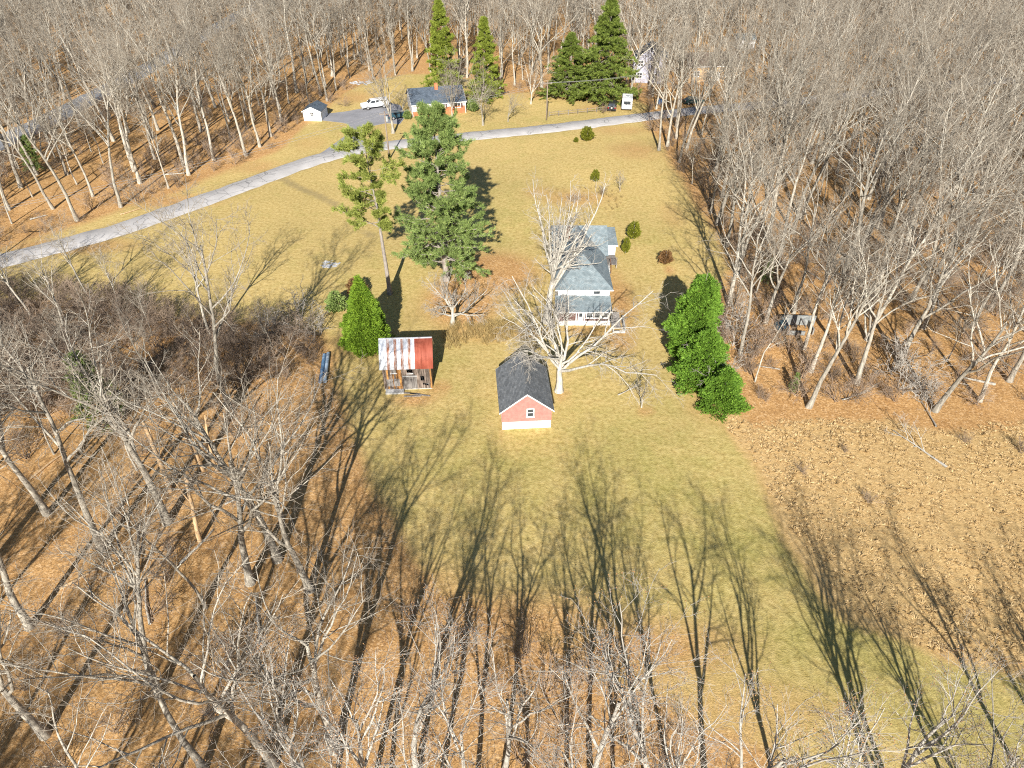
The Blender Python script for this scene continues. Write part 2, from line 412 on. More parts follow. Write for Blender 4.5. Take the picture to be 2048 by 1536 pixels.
def bare_tree(seed, H, r0=.22, clear=.42, tl=.8, nl=9, lang=(22, 48), lr=.42, up=.06, cnt=(7, 6, 5), ratios=(.45, .45, .5),
              ang=((30, 60), (30, 65), (25, 60)), twr=.012, wob=.05, lwob=.10, flat=0.0, buds=False, sag=None, tmax=1.0, rr1=.62):
    r = np.random.default_rng(seed)
    P0 = grow(r, np.zeros((1, 3)), np.array([[0, 0, 1.]]), np.array([H * tl]), 12, wob, .03)
    P0[:, 0, 2] = -.4
    R0 = radii(np.array([r0]), 12, .32); R0[:, 0] *= 1.5; R0[:, 1] *= 1.08
    S, D, L, q = spawn(r, P0, R0, np.array([H]), nl, clear, tmax, lang[0], lang[1], lr, .35, rr1, flat)
    P1 = grow(r, S, D, L, 8, lwob, up if sag is None else np.linspace(sag[0], sag[1], 8)); R1 = radii(q, 8, .22)
    S, D, L2, q = spawn(r, P1, R1, L, cnt[0], .22, 1.0, *ang[0], ratios[0], .5, .62)
    q = np.maximum(q, twr * 1.6); P2_ = grow(r, S, D, L2, 5, .14, up * .6 if sag is None else sag[2]); R2 = radii(q, 5, .3)
    S, D, L3, q = spawn(r, P2_, R2, L2, cnt[1], .15, 1.0, *ang[1], ratios[1], .45, .6)
    q = np.clip(q, twr * 1.1, twr * 2.2); P3 = grow(r, S, D, L3, 3, .16, up * .4 if sag is None else sag[3]); R3 = radii(q, 3, .45)
    S, D, L4, q = spawn(r, P3, R3, L3, cnt[2], .15, 1.0, *ang[2], ratios[2], .4, .7)
    q = np.clip(q, twr * .7, twr * 1.2); P4 = grow(r, S, D, L4, 2, .14, .03); R4 = radii(q, 2, .5)
    out = {'trunk': tubes(P0, R0, 9), 'limbs': join([tubes(P1, R1, 6), tubes(P2_, R2, 4)]), 'twigs': join([tubes(P3, R3, 3), tubes(P4, R4, 3)])}
    if buds:
        tips = np.concatenate([P4[:, -1], P4[::2, 1]]); tips = tips[r.random(len(tips)) < .55]; n = len(tips)
        o = np.array([[1,0,0],[-1,0,0],[0,1,0],[0,-1,0],[0,0,1],[0,0,-1]], float) * np.array([1, 1, 1.5])
        V = tips[:, None] + o[None] * r.uniform(.018, .042, (n, 1, 1))
        f = np.array([[0,2,4],[2,1,4],[1,3,4],[3,0,4],[2,0,5],[1,2,5],[3,1,5],[0,3,5]])
        out['seed_heads'] = (V.reshape(-1, 3), (np.arange(n)[:, None, None] * 6 + f[None]).reshape(-1, 3))
    return out
PM = {'trunk': 'bark', 'limbs': 'bark', 'twigs': 'twig', 'seed_heads': 'bud'}
def proto(parts, mats=None):
    d = {}
    for k, (V, F) in parts.items():
        d[k] = make_mesh(k, V, [F], [M[(mats or PM).get(k, PM.get(k, 'bark'))]], k in ('trunk', 'limbs'))
    return d
def plant(pr, name, label, cat, loc, rz=0.0, s=1.0, tilt=(0, 0), group=None, sz=None):
    o = thing(name, label, cat, loc, rz, group); o.rotation_euler = (tilt[0], tilt[1], rz); o.scale = (s, s, s if sz is None else sz)
    for k, me in pr.items():
        c = link(k, me, o)
        if k in ('twigs', 'foliage', 'seed_heads'): c['kind'] = 'stuff'
    return o
PALE = {'trunk': 'bark_pale', 'limbs': 'bark_pale', 'twigs': 'twig_pale'}

raw = {}
raw['forest'] = [bare_tree(100 + i, 22, .24 + .02 * i, .44 + .05 * (i % 3), .8, 9, (20, 46), .38, .07, (7, 5, 5), twr=.014, rr1=.7) for i in range(5)]
raw['oak'] = [bare_tree(200 + i, 22, .33, .42, .62, 7, (22, 55), .54, .08, (8, 6, 4), lwob=.13, twr=.015, rr1=.72) for i in range(3)]
raw['pole'] = [bare_tree(300 + i, 15, .10, .35, .9, 8, (25, 50), .24, .08, (4, 4, 3), twr=.011, wob=.07) for i in range(3)]
raw['fringe'] = [bare_tree(400 + i, 18, .25, .34, .66, 6, (12, 38), .52, .10, (7, 5, 4), lwob=.11, buds=True, twr=.011, rr1=.75) for i in range(4)]
raw['vase'] = [bare_tree(500 + i, 14, .26, .45, .26, 7, (12, 36), .74, .05, (8, 6, 4), lwob=.07, twr=.014) for i in range(2)]
protos = {k: [proto(p, dict(PM, trunk='bark_pale', limbs='bark_pale', twigs='twig_pale') if k == 'fringe' else None) for p in v] for k, v in raw.items()}
HT = {'forest': 22, 'oak': 22, 'pole': 15, 'fringe': 18, 'vase': 14}

# ------------------------------------------------------------------ scattered "stuff" made of instances of its own geometry
def scatter(name, protos_, mats, pts, pick, rot, scl, label=None, cat=None):
    """protos_: list of list of (V, F, material index); one object whose node group repeats its own pieces on its own points"""
    Vs, Fs, mi, pid, o = [], {3: [], 4: []}, {3: [], 4: []}, [], 0
    for k, parts in enumerate(protos_):
        for V, F, m in parts:
            Vs.append(V); Fs[F.shape[1]].append(F + o); mi[F.shape[1]].append(np.full(len(F), m)); pid.append(np.full(len(V), k)); o += len(V)
    npt = len(pts); Vs.append(np.asarray(pts, float)); pid.append(np.full(npt, -1))
    F = [np.concatenate(Fs[k]) for k in (3, 4) if Fs[k]]; mm = np.concatenate([np.concatenate(mi[k]) for k in (3, 4) if mi[k]])
    V = np.concatenate(Vs); me = make_mesh(name, V, F, mats, False, mm)
    def att(nm, typ, prop, arr, dim=1):
        a = me.attributes.new(nm, typ, 'POINT'); full = np.zeros((len(V), dim), np.int32 if typ == 'INT' else np.float32)
        full[len(V) - npt:] = np.asarray(arr).reshape(npt, dim); a.data.foreach_set(prop, full.ravel())
    a = me.attributes.new('pid', 'INT', 'POINT'); a.data.foreach_set('value', np.concatenate(pid).astype(np.int32))
    att('pick', 'INT', 'value', pick); att('rot', 'FLOAT_VECTOR', 'vector', rot, 3); att('scl', 'FLOAT_VECTOR', 'vector', scl, 3)
    ng = bpy.data.node_groups.new(name, 'GeometryNodeTree')
    ng.interface.new_socket('Geometry', in_out='INPUT', socket_type='NodeSocketGeometry'); ng.interface.new_socket('Geometry', in_out='OUTPUT', socket_type='NodeSocketGeometry')
    gi = ng.nodes.new('NodeGroupInput'); go = ng.nodes.new('NodeGroupOutput'); jn = ng.nodes.new('GeometryNodeJoinGeometry')
    def named(nm, t): n = ng.nodes.new('GeometryNodeInputNamedAttribute'); n.data_type = t; n.inputs[0].default_value = nm; return n.outputs[0]
    def eq(s, k):
        c = ng.nodes.new('FunctionNodeCompare'); c.data_type = 'INT'; c.operation = 'EQUAL'; ng.links.new(s, c.inputs[2]); c.inputs[3].default_value = k; return c.outputs[0]
    def sep(k):
        s = ng.nodes.new('GeometryNodeSeparateGeometry'); s.domain = 'POINT'; ng.links.new(gi.outputs[0], s.inputs[0]); ng.links.new(eq(named('pid', 'INT'), k), s.inputs[1]); return s.outputs[0]
    pt = sep(-1)
    for k in range(len(protos_)):
        ip = ng.nodes.new('GeometryNodeInstanceOnPoints')
        ng.links.new(pt, ip.inputs['Points']); ng.links.new(eq(named('pick', 'INT'), k), ip.inputs['Selection']); ng.links.new(sep(k), ip.inputs['Instance'])
        er = ng.nodes.new('FunctionNodeEulerToRotation'); ng.links.new(named('rot', 'FLOAT_VECTOR'), er.inputs[0]); ng.links.new(er.outputs[0], ip.inputs['Rotation'])
        ng.links.new(named('scl', 'FLOAT_VECTOR'), ip.inputs['Scale']); ng.links.new(ip.outputs[0], jn.inputs[0])
    ng.links.new(jn.outputs[0], go.inputs[0])
    ob = link(name, me); md = ob.modifiers.new('instances', 'NODES'); md.node_group = ng
    return tag(ob, label, cat, None, 'stuff')

# ------------------------------------------------------------------ evergreens
def blades(r, pos, dirs, k, ln, wd, spread, jit=.0):
    """k thin triangular sprays from every tuft position, fanned about its direction"""
    n = len(pos); p = np.repeat(pos, k, 0) + r.normal(0, jit, (n * k, 3)); d = nrm(np.repeat(dirs, k, 0) + r.normal(0, spread, (n * k, 3)))
    s = nrm(np.cross(d, r.normal(size=d.shape))); l = ln * r.uniform(.6, 1.3, (n * k, 1)); w_ = wd * r.uniform(.7, 1.3, (n * k, 1))
    V = np.stack([p - s * w_ / 2 - d * l * .1, p + s * w_ / 2 - d * l * .1, p + d * l + s * w_ * .1], 1).reshape(-1, 3)
    return V, np.arange(n * k * 3).reshape(-1, 3)
def pine(seed, H, cb, nb, prof, r0, tuft=26, k=9, ln=.34, wd=.07, elev=(5, 30), droop=-.02, lean=.02, skip=None):
    r = np.random.default_rng(seed)
    P0 = grow(r, np.zeros((1, 3)), np.array([[0, 0, 1.]]), np.array([H]), 14, lean, .04); P0[:, 0, 2] = -.4
    R0 = radii(np.array([r0]), 14, .08); R0[:, 0] *= 1.35
    t = cb + (1 - cb) * (np.arange(nb) + r.uniform(0, 1, nb)) / nb; t = np.minimum(t, .985)
    f = t * 14; i = f.astype(int); fr = (f - i)[:, None]; S = P0[0, i] * (1 - fr) + P0[0, i + 1] * fr
    az = np.arange(nb) * 2.4 + r.uniform(-.5, .5, nb); L = prof((t - cb) / (1 - cb)) * r.uniform(.55, 1.15, nb)
    if skip is not None: L = L * skip(az, t, r)
    e = np.radians(r.uniform(*elev, nb)) + (t - .5) * .5
    D = np.stack([np.cos(az) * np.cos(e), np.sin(az) * np.cos(e), np.sin(e)], 1)
    P1 = grow(r, S, D, L, 6, .09, droop); R1 = radii(np.maximum(r0 * .32 * (1.05 - t), .02), 6, .25)
    S2, D2, L2, q2 = spawn(r, P1, R1, L, 7, .3, 1.0, 30, 60, .38, .55, .5, .75); P2_ = grow(r, S2, D2, L2, 3, .1, .02); R2 = radii(np.maximum(q2, .012), 3, .4)
    pos, dr_ = [], []
    for P, n, t0 in ((P1, tuft // 2, .45), (P2_, max(tuft // 5, 3), .25)):
        B, m, _ = P.shape; tt = r.uniform(t0, 1, (B, n)) * (m - 1); ix = np.clip(tt.astype(int), 0, m - 2); ff = (tt - ix)[..., None]; bi = np.arange(B)[:, None]
        pos.append((P[bi, ix] * (1 - ff) + P[bi, ix + 1] * ff).reshape(-1, 3)); dr_.append((nrm(P[bi, ix + 1] - P[bi, ix]) + np.array([0, 0, .35])).reshape(-1, 3))
    pos = np.concatenate(pos); dr_ = nrm(np.concatenate(dr_)); pos = pos + r.normal(0, .10, pos.shape)
    return {'trunk': tubes(P0, R0, 9), 'limbs': join([tubes(P1, R1, 5), tubes(P2_, R2, 3)]), 'foliage': blades(r, pos, dr_, k, ln, wd, .55, .06)}
def dense(seed, H, R, prof, n=5200, k=4, ln=.30, wd=.17, lump=.16, r0=.14, upw=.5, cb=.03):
    """a close conical evergreen: sprays through a lumpy shell, deeper ones in its shade"""
    r = np.random.default_rng(seed)
    t = np.sort(r.uniform(0, 1, n * 3)); pr = prof(t); t = t[r.random(len(t)) < pr / pr.max()][:n * 2]; r.shuffle(t); t = t[:n]; az = r.uniform(0, 2 * np.pi, len(t))
    lm = 1 + lump * (np.sin(3 * az + 9 * t + seed) * .5 + np.sin(5 * az - 17 * t) * .5 + np.sin(8 * az + 31 * t) * .35 + np.sin(11 * az - 52 * t) * .3)
    rad = R * prof(t) * lm * np.sqrt(r.uniform(.45, 1.0, len(t)))
    pos = np.stack([np.cos(az) * rad, np.sin(az) * rad, H * (cb + (1 - cb) * t) + r.normal(0, .08, len(t))], 1)
    d = nrm(np.stack([np.cos(az), np.sin(az), np.full(len(t), upw)], 1))
    P0 = np.zeros((1, 9, 3)); P0[0, :, 2] = np.linspace(-.3, H * .95, 9); R0 = radii(np.array([r0]), 8, .1)
    return {'trunk': tubes(P0, R0, 8), 'foliage': blades(r, pos, d, k, ln, wd, .5, .06)}
def ev(parts, fol): return proto(parts, {'trunk': 'pine_bark', 'limbs': 'pine_bark', 'foliage': fol})
cone = lambda t: np.clip(1 - t, 0.02, 1) ** .8 * (.55 + .45 * smooth(0, .18, t))
egg = lambda t: np.sqrt(np.clip(1 - t, 0, 1)) * smooth(-.12, .35, t) + .03

p = ev(pine(11, 20.5, .42, 48, lambda t: 3.8 * (1 - t) ** .5 + .9, .30, 44, 11, .42, .065, (-4, 22), .01, .015,
            lambda az, t, r: np.where(t < .72, np.where(np.cos(az - 2.9) > -.1, 1.25, .28), 1.1)), 'pine_olive')
plant(p, 'pine_tree', 'tall thin pine with long bare trunk and sparse yellow-green crown', 'tree', G(780, 588), .0, 1.0, (0, R_(-1.0)))
p = ev(pine(12, 21.5, .10, 135, lambda t: 5.4 * np.sqrt(1 - t) * smooth(-.3, .2, t) + .9, .42, 46, 11, .42, .065, (0, 32), .0, .012), 'pine_green')
plant(p, 'pine_tree', 'huge dense dark green pine standing between thin pine and grey house', 'tree', G(893, 560), .4, 1.0, (0, R_(-.5)))
p = ev(dense(21, 9.4, 3.0, cone, 12000, 4, .25, .11, .20), 'arbor')
plant(p, 'cedar_tree', 'bright green cone-shaped evergreen beside the rusty-roofed shed', 'tree', G(738, 700), .3)
p = ev(dense(22, 11.2, 2.9, lambda t: np.clip(1 - t, 0.01, 1) ** .6 * (.62 + .38 * smooth(0, .3, t)), 12500, 4, .27, .125, .34), 'holly')
plant(p, 'holly_tree', 'tall bright green evergreen at the lawn edge by leafless woods', 'tree', G(1374, 712), .3, 1.0, (0, R_(3)))
p = ev(dense(23, 5.6, 2.9, lambda t: np.clip(1 - t, 0.01, 1) ** .55, 8500, 4, .26, .12, .40), 'holly')
plant(p, 'holly_tree', 'middle bright green evergreen joining the tall one and the smallest one', 'tree', G(1400, 762), .8, .95, sz=1.15)
plant(p, 'holly_tree', 'smallest bright green evergreen at the foot of the evergreen clump', 'tree', G(1440, 812), 2.9, .72, sz=.85)
sp1 = lambda t: np.clip(1 - t, 0, 1) ** .85 + .02
p = ev(pine(31, 19, .04, 150, lambda t: 5.0 * (1 - t) ** .85 + .25, .26, 34, 9, .42, .10, (-22, 2), .03, .006), 'spruce_bright')
plant(p, 'spruce_tree', 'tall narrow olive-green spruce behind the white ranch house', 'tree', G(890, 190), .2)
plant(p, 'spruce_tree', 'shorter light green spruce behind round-crowned bare yard tree', 'tree', G(972, 197), 2.0, .86)
p = ev(pine(32, 19, .03, 150, lambda t: 7.4 * (1 - t) ** .95 + .25, .28, 40, 9, .45, .11, (-22, 0), .03, .006), 'spruce')
plant(p, 'spruce_tree', 'tallest dark green spruce next to the black car and camper', 'tree', G(1205, 200), .2, 1.2, sz=1.06)
plant(p, 'spruce_tree', 'squat broad dark spruce overhung by pale bare limbs', 'tree', G(1138, 193), 1.7, 1.0, sz=.68)
p = ev(dense(24, 2.4, 1.25, egg, 700, 4, .26, .13, .25), 'olive_shrub')
plant(p, 'evergreen_shrub', 'round yellow-green bush on the lawn just below the road', 'shrub', G(1174, 280), 0, 1.1)
plant(p, 'evergreen_shrub', 'small narrow green bush in the dry grass patch on the lawn', 'shrub', G(1190, 362), 1, .62, sz=.85)
plant(p, 'evergreen_shrub', 'tall olive bush against the grey porch of the house', 'shrub', G(1266, 476), 2, .85, sz=1.1)
plant(p, 'evergreen_shrub', 'low olive bush squeezed beside the porch posts', 'shrub', G(1251, 505), 2.6, .5, sz=1.0)
plant(p, 'evergreen_shrub', 'tiny yellow-green seedling bush beside the round roadside bush', 'shrub', G(1152, 284), 3, .4)
p = ev(dense(25, 2.2, 1.3, egg, 700, 4, .22, .10, .3), 'brown_leaf')
plant(p, 'brown_shrub', 'round rusty brown bush alone on the lawn', 'shrub', G(1330, 526), 0, .85)
plant(p, 'brown_shrub', 'russet bush with withered leaves behind the cone-shaped evergreen', 'shrub', G(715, 590), 1, 1.1)
p = ev(dense(26, 3.0, 1.5, egg, 900, 4, .3, .15, .25), 'pine_green')
plant(p, 'evergreen_shrub', 'dark green rounded bush half hidden by pale tangled branches', 'shrub', G(675, 622), 0, .9)
plant(p, 'evergreen_shrub', 'dark green bush against the end wall of the ranch house', 'shrub', G(946, 222), 1, .9)
plant(p, 'evergreen_shrub', 'green bush at the driveway end of the ranch house', 'shrub', G(815, 238), 2, .6)
p = ev(pine(33, 9, .15, 60, lambda t: 2.2 * (1 - t) ** .8 + .3, .12, 14, 7, .32, .09, (-8, 15), .0, .02), 'pine_green')
plant(p, 'young_pine', 'thin dark green young pine among the bare trees beside the blue pipes', 'tree', G(215, 850), 0, 1.0)
plant(p, 'young_pine', 'small olive pine under the bare trees by the road', 'tree', G(72, 345), 1, .7)
plant(p, 'young_pine', 'small evergreen among bare trunks beside the holly trees', 'tree', G(1585, 782), 2, .25)
plant(p, 'young_pine', 'slim dark evergreen in the woods behind the holly trees', 'tree', G(1530, 565), 2, .38)

# ------------------------------------------------------------------ individual bare trees
def bt(kind, i, name, label, u, v, h, rz=0.0, tilt=(0, 0), group=None, cat='tree'):
    pr = protos[kind][i]; s = h / HT[kind]
    return plant(pr, name, label, cat, G(u, v), rz, s, (R_(tilt[0]), R_(tilt[1])), group)
used_pts = []
# tree by the garage, the pollarded tree in front of the house, and the small yard trees
p = proto(bare_tree(601, 13.0, .42, .45, .34, 12, (22, 82), .82, .02, (9, 7, 5), (.38, .42, .5), lwob=.16, sag=(.15, -.12, -.08, -.06), twr=.012, rr1=.68), PALE)
plant(p, 'spreading_tree', 'wide spreading bare pale tree overhanging the red garage roof', 'tree', G(1118, 782), 1.3, 1.0, (0, R_(1)))
p = proto(bare_tree(611, 17.0, .50, .52, .50, 15, (6, 56), .66, .09, (9, 5, 4), (.26, .42, .5), lwob=.08, twr=.012, rr1=.70), PALE)
plant(p, 'pollarded_tree', 'pale bare tree with thick upright limbs in front of the grey house', 'tree', G(1094, 643), .6, .92)
p = proto(bare_tree(605, 5.6, .26, .40, .42, 9, (35, 70), .62, .06, (8, 6, 6), lwob=.14, twr=.010), PALE)
plant(p, 'crabapple_tree', 'small bare wide-branched tree on orange leaves behind the shed', 'tree', G(905, 650), .2, 1.25)
p_sap = proto(bare_tree(606, 3.4, .07, .3, .5, 7, (20, 50), .55, .05, (5, 4, 3), twr=.010))
plant(p_sap, 'sapling', 'little multi-stemmed bare sapling alone on the lawn beyond red garage', 'tree', G(1283, 815), 0, 1.15)
plant(p_sap, 'sapling', 'little bare sapling in a ring of orange leaves by small bush', 'tree', G(1240, 382), 1, 1.1)
for (k, i, u, v, h, rz, lab) in [
    ('vase', 0, 786, 266, 17.5, 0, 'big multi-stemmed bare tree beside the driveway and white pickup'),
    ('vase', 1, 966, 250, 12.5, 1, 'round-crowned bare tree standing alone on the verge past the ranch house'),
    ('vase', 0, 905, 236, 12.5, 2, 'round-crowned bare tree right in front of the ranch house'),
    ('vase', 1, 1016, 243, 6.5, 3, 'small forked bare tree between round-crowned tree and the utility pole'),
    ('vase', 0, 1062, 208, 12.5, 4, 'tall fan-shaped bare tree on leaves between the spruces'),
    ('oak', 1, 1182, 175, 15.5, 1, 'pale bare tree growing up between the two dark spruces'),
    ('vase', 1, 806, 224, 5.0, 2, 'twiggy low ornamental tree at the ranch house corner'),
    ('forest', 2, 1318, 300, 19, .4, 'bare tree at the road bend opposite the camper'),
    ('oak', 0, 1335, 292, 19, 2.2, 'wide bare tree reaching over the road near the camper'),
    ('forest', 0, 424, 680, 15.5, .5, 'dark-limbed bare tree casting a fan of shadow onto the lawn'),
    ('oak', 0, 335, 1045, 23, 1.1, 'stout pale tree with clear straight trunk beside broken snag'),
    ('forest', 1, 203, 1100, 23, 2.0, 'tall pale tree with long leaning trunk over bare orange leaves'),
    ('forest', 3, 94, 1028, 20, .3, 'pale tree with flared root base deep in the near woods'),
    ('oak', 2, 500, 1165, 21, .8, 'tall slim-trunked tree between forked snag and lawn shadows'),
    ('forest', 4, 556, 1120, 21, 2.6, 'tree at the woods edge leaning out over the lawn'),
    ('oak', 1, 620, 1180, 19, 3.3, 'much-branched tree at the woods edge nearest the blue pipes'),
    ('pole', 0, 412, 1214, 17, .0, 'slender tree with crooked top among the near woods'),
    ('oak', 2, 548, 1530, 19, 4.1, 'branchy tree with forked crown at the foot of the near woods'),
    ('forest', 2, 408, 1540, 18, 1.0, 'pale tree with leaning trunk at the foot of the near woods'),
    ('oak', 0, 90, 1470, 18, 5.1, 'wide tree with pale arching limbs over open orange leaves'),
    ('oak', 0, 672, 1500, 20, 2.7, 'large tree casting the longest dark shadow across the lawn')]:
    bt(k, i, 'bare_tree', lab, u, v, h, rz); q = G(u, v); used_pts.append((q.x, q.y))
for (u, v, h, rz, r0, lab) in [(340, 982, 8.5, 0, .24, 'broken tree snag without crown beside the stout pale tree'), (405, 940, 9, 1, .26, 'tan splintered snag with forked stump in the near woods'),
        (432, 940, 6, 2, .14, 'thin tan splintered snag next to the forked snag'), (400, 1085, 6.5, 3, .2, 'short broken snag on the leaves in front of the slim-trunked tree')]:
    r = np.random.default_rng(int(u)); P0 = grow(r, np.zeros((1, 3)), np.array([[0, 0, 1.]]), np.array([h]), 8, .05, .02); P0[:, 0, 2] = -.3
    R0 = radii(np.array([r0]), 8, .55); S, D, L, q = spawn(r, P0, R0, np.array([h]), 3, .5, .95, 20, 45, .35, .4, .6); P1 = grow(r, S, D, L, 4, .08, .03)
    plant(proto({'trunk': tubes(P0, R0, 8), 'limbs': tubes(P1, radii(q, 4, .3), 5)}, {'trunk': 'snag', 'limbs': 'snag'}), 'tree_snag', lab, 'tree', G(u, v), rz)

# --- fill the woods
def fill(n_try, x0, x1, y0, y1, dmin, seed, ok, have):
    r = np.random.default_rng(seed); pts = list(have); cell = {}
    def key(p): return (int(p[0] // dmin), int(p[1] // dmin))
    for q in pts: cell.setdefault(key(q), []).append(q)
    c = np.stack([r.uniform(x0, x1, n_try), r.uniform(y0, y1, n_try)], 1); m = ok(c); out = []
    for q in c[m]:
        kx, ky = key(q); good = True
        for ax in (-1, 0, 1):
            for ay in (-1, 0, 1):
                for o in cell.get((kx + ax, ky + ay), ()):
                    if (o[0] - q[0]) ** 2 + (o[1] - q[1]) ** 2 < dmin * dmin: good = False; break
        if good: cell.setdefault((kx, ky), []).append(tuple(q)); out.append(tuple(q))
    return out
KEEP = [(G(650,900),7.5),(G(660,1010),6),(G(600,800),4),(G(1292,150),7.5),(G(1440,152),9.5),(G(1600,660),3.2),(G(624,232),4.5),(G(1252,215),4),(G(1226,214),3.5),(G(1390,205),4),(G(1488,92),5),(G(720,165),4),(G(1374,712),2.5),(G(1403,768),3),(G(1442,812),3),(G(738,700),3),(G(648,738),2.2)]
def in_woods(P):
    m = (np.minimum(sdf(LAWN, P), sdf(YARD, P)) > 1.0) & (sdf(MEADOW, P) > 1.5) & (pdist(ROAD, P) > 3.6) & (pdist(LANE, P) > 5.0)
    m &= ~((P[:, 0] > -24) & (P[:, 0] < 5) & (P[:, 1] > 26) & (P[:, 1] < 80) & (sdf(LAWN, P) < 4.0))
    for c, rr in KEEP: m &= np.hypot(P[:, 0] - c.x, P[:, 1] - c.y) > rr
    return m
near = fill(4000, -60, 5, -20, 66, 6.6, 1, in_woods, used_pts)
near += fill(9000, -95, 120, -20, 112, 4.9, 1, lambda P: in_woods(P) & ~((P[:, 0] < 5) & (P[:, 0] > -60) & (P[:, 1] < 66)), used_pts + near)
near += fill(2500, 26, 85, 56, 100, 4.2, 3, in_woods, used_pts + near)
rest = fill(26000, -212, 212, 108, 318, 4.7, 2, in_woods, near)
pts = np.array(near + rest)
r = np.random.default_rng(77)
fringe = (pts[:, 1] < 45) & (pts[:, 0] > -13.5) & (pts[:, 0] < 48)
pts = pts[~fringe]
fr_pts = fill(1400, -12, 36, 8.5, 19.5, 2.5, 5, lambda P: (P[:, 1] < 16.8 + 2.2 * np.sin(P[:, 0] * .7)) & ((P[:, 0] < 12)), [])
fr_pts = [(-11 + 1.75 * k + float(r.normal(0, .3)), 15.6 + 2.0 * math.sin(k * 2.4) + float(r.normal(0, .5))) for k in range(14)]
fr_pts += fill(700, 12.5, 40, 10.0, 16.5, 4.0, 6, lambda P: P[:, 1] < 19, fr_pts)
kind = r.choice(['forest', 'oak', 'pole'], len(pts), p=[.52, .20, .28]); hgt = np.where(kind == 'pole', r.uniform(9, 17, len(pts)), r.uniform(17.5, 23.5, len(pts)))
low = (pts[:, 0] < -10) & (pts[:, 1] > 53) & (pts[:, 1] < 92); hgt[low] = r.uniform(6.5, 11.5, int(low.sum()))
low = (pts[:, 0] > 0) & (pts[:, 1] < 75); hgt[low] *= .85
u0, v0, dep = proj(np.c_[pts, np.zeros(len(pts))]); u1, v1, _ = proj(np.c_[pts, hgt]); ms = 120
vis = (dep > 3) & (np.minimum(v0, 3000) > -20) & (v1 < 1536 + 20) & (np.maximum(u0, u1) > -ms) & (np.minimum(u0, u1) < 2048 + ms)
order = np.argsort(np.where(vis, dep / hgt, 1e9)); n_ind = 255
single = set(order[:n_ind].tolist())
LM = [((650, 740), 'the blue drain pipes'), ((335, 1045), 'the stout pale trunk and snag'), ((215, 850), 'the dark young pine'), ((90, 1350), 'the open orange leaf floor'), ((424, 680), 'the dark-limbed shadow-casting tree'), ((560, 1330), 'the woods corner facing lawn shadows'),
      ((60, 470), 'the small olive roadside pine'), ((330, 360), 'the verge below the garden shed'), ((600, 225), 'the small white garden shed'), ((200, 200), 'the grey lane'), ((420, 130), 'the far end of the grey lane'), ((722, 140), 'the pale stone heap'),
      ((880, 130), 'the ranch house and its spruces'), ((1100, 130), 'the dark spruces'), ((1294, 140), 'the lilac house'), ((1440, 140), 'the tan house'), ((1340, 290), 'the road bend facing the camper'), ((1420, 430), 'the lawn edge past the brown bush'),
      ((1450, 620), 'the tall holly'), ((1606, 660), 'the roofless ruin'), ((1800, 770), 'the grey drooping thicket'), ((1560, 400), 'the slope between ruin and road'), ((1750, 230), 'the road past the tan house'), ((1980, 560), 'the trunk shadows beyond the thicket')]
LMP = np.array([[G(*a).x, G(*a).y] for a, _ in LM])
KL = {'forest': 'tall straight bare tree', 'oak': 'broad-crowned bare tree', 'pole': 'slender bare tree'}
bucket = {}
for j in sorted(single):
    dd = np.hypot(*(LMP - pts[j]).T); k = int(np.argmin(dd)); bucket.setdefault((k, kind[j]), []).append((dd[k], j))
for (lm, k), lst in sorted(bucket.items()):
    lst.sort()
    for n_, (d_, j) in enumerate(lst):
        x, y = pts[j]; i = int(r.integers(len(protos[k])))
        ph = ('closest to ', 'second closest to ')[n_] if n_ < 2 else 'further off around '
        plant(protos[k][i], 'bare_tree', KL[k] + ' ' + ph + LM[lm][1], 'tree', (x, y, -.02), r.uniform(0, 6.28), hgt[j] / HT[k], (R_(r.normal(0, 2.2)), R_(r.normal(0, 2.2))), KL[k].split()[0] + ' trees around ' + LM[lm][1])
for j, (x, y) in enumerate(fr_pts):
    h = r.uniform(13.0, 18.0) if x < 12 else r.uniform(11.5, 15.0); plant(protos['fringe'][j % 4], 'bare_tree', 'pale forked tree with small tan seed heads along the near lawn edge', 'tree', (x, y, -.02), r.uniform(0, 6.28), h / 18,
          (R_(r.normal(0, 1.5)), R_(r.normal(0, 1.5))), 'seed-headed trees of the near lawn edge')
for (x, y, h, rz) in [(22.5, 12.0, 16.0, 1.0)]:
    plant(protos['oak'][1], 'bare_tree', 'big tree by the near lawn edge casting a branching shadow onto meadow', 'tree', (x, y, -.02), rz, h / 22)

# the rest of the woods, too far off to tell apart
lod = []
for i in range(5):
    t = bare_tree(700 + i, 21, .22, .38, .8, 9, (20, 46), .40, .07, (6, 5, 4), twr=.027)
    lod.append([(t['trunk'][0], t['trunk'][1], 0), (t['limbs'][0], t['limbs'][1], 0), (t['twigs'][0], t['twigs'][1], 1)])
oth = [j for j in range(len(pts)) if j not in single]
q = pts[oth]; n = len(q); s = hgt[oth] / 21 * r.uniform(.9, 1.05, n)
scatter('distant_woods', lod, [M['bark'], M['twig']], np.c_[q, np.full(n, -.02)], r.integers(0, 5, n),
        np.stack([r.normal(0, .03, n), r.normal(0, .03, n), r.uniform(0, 6.28, n)], 1), np.stack([s, s, s], 1), 'grey leafless woods stretching away behind the houses', 'woods')

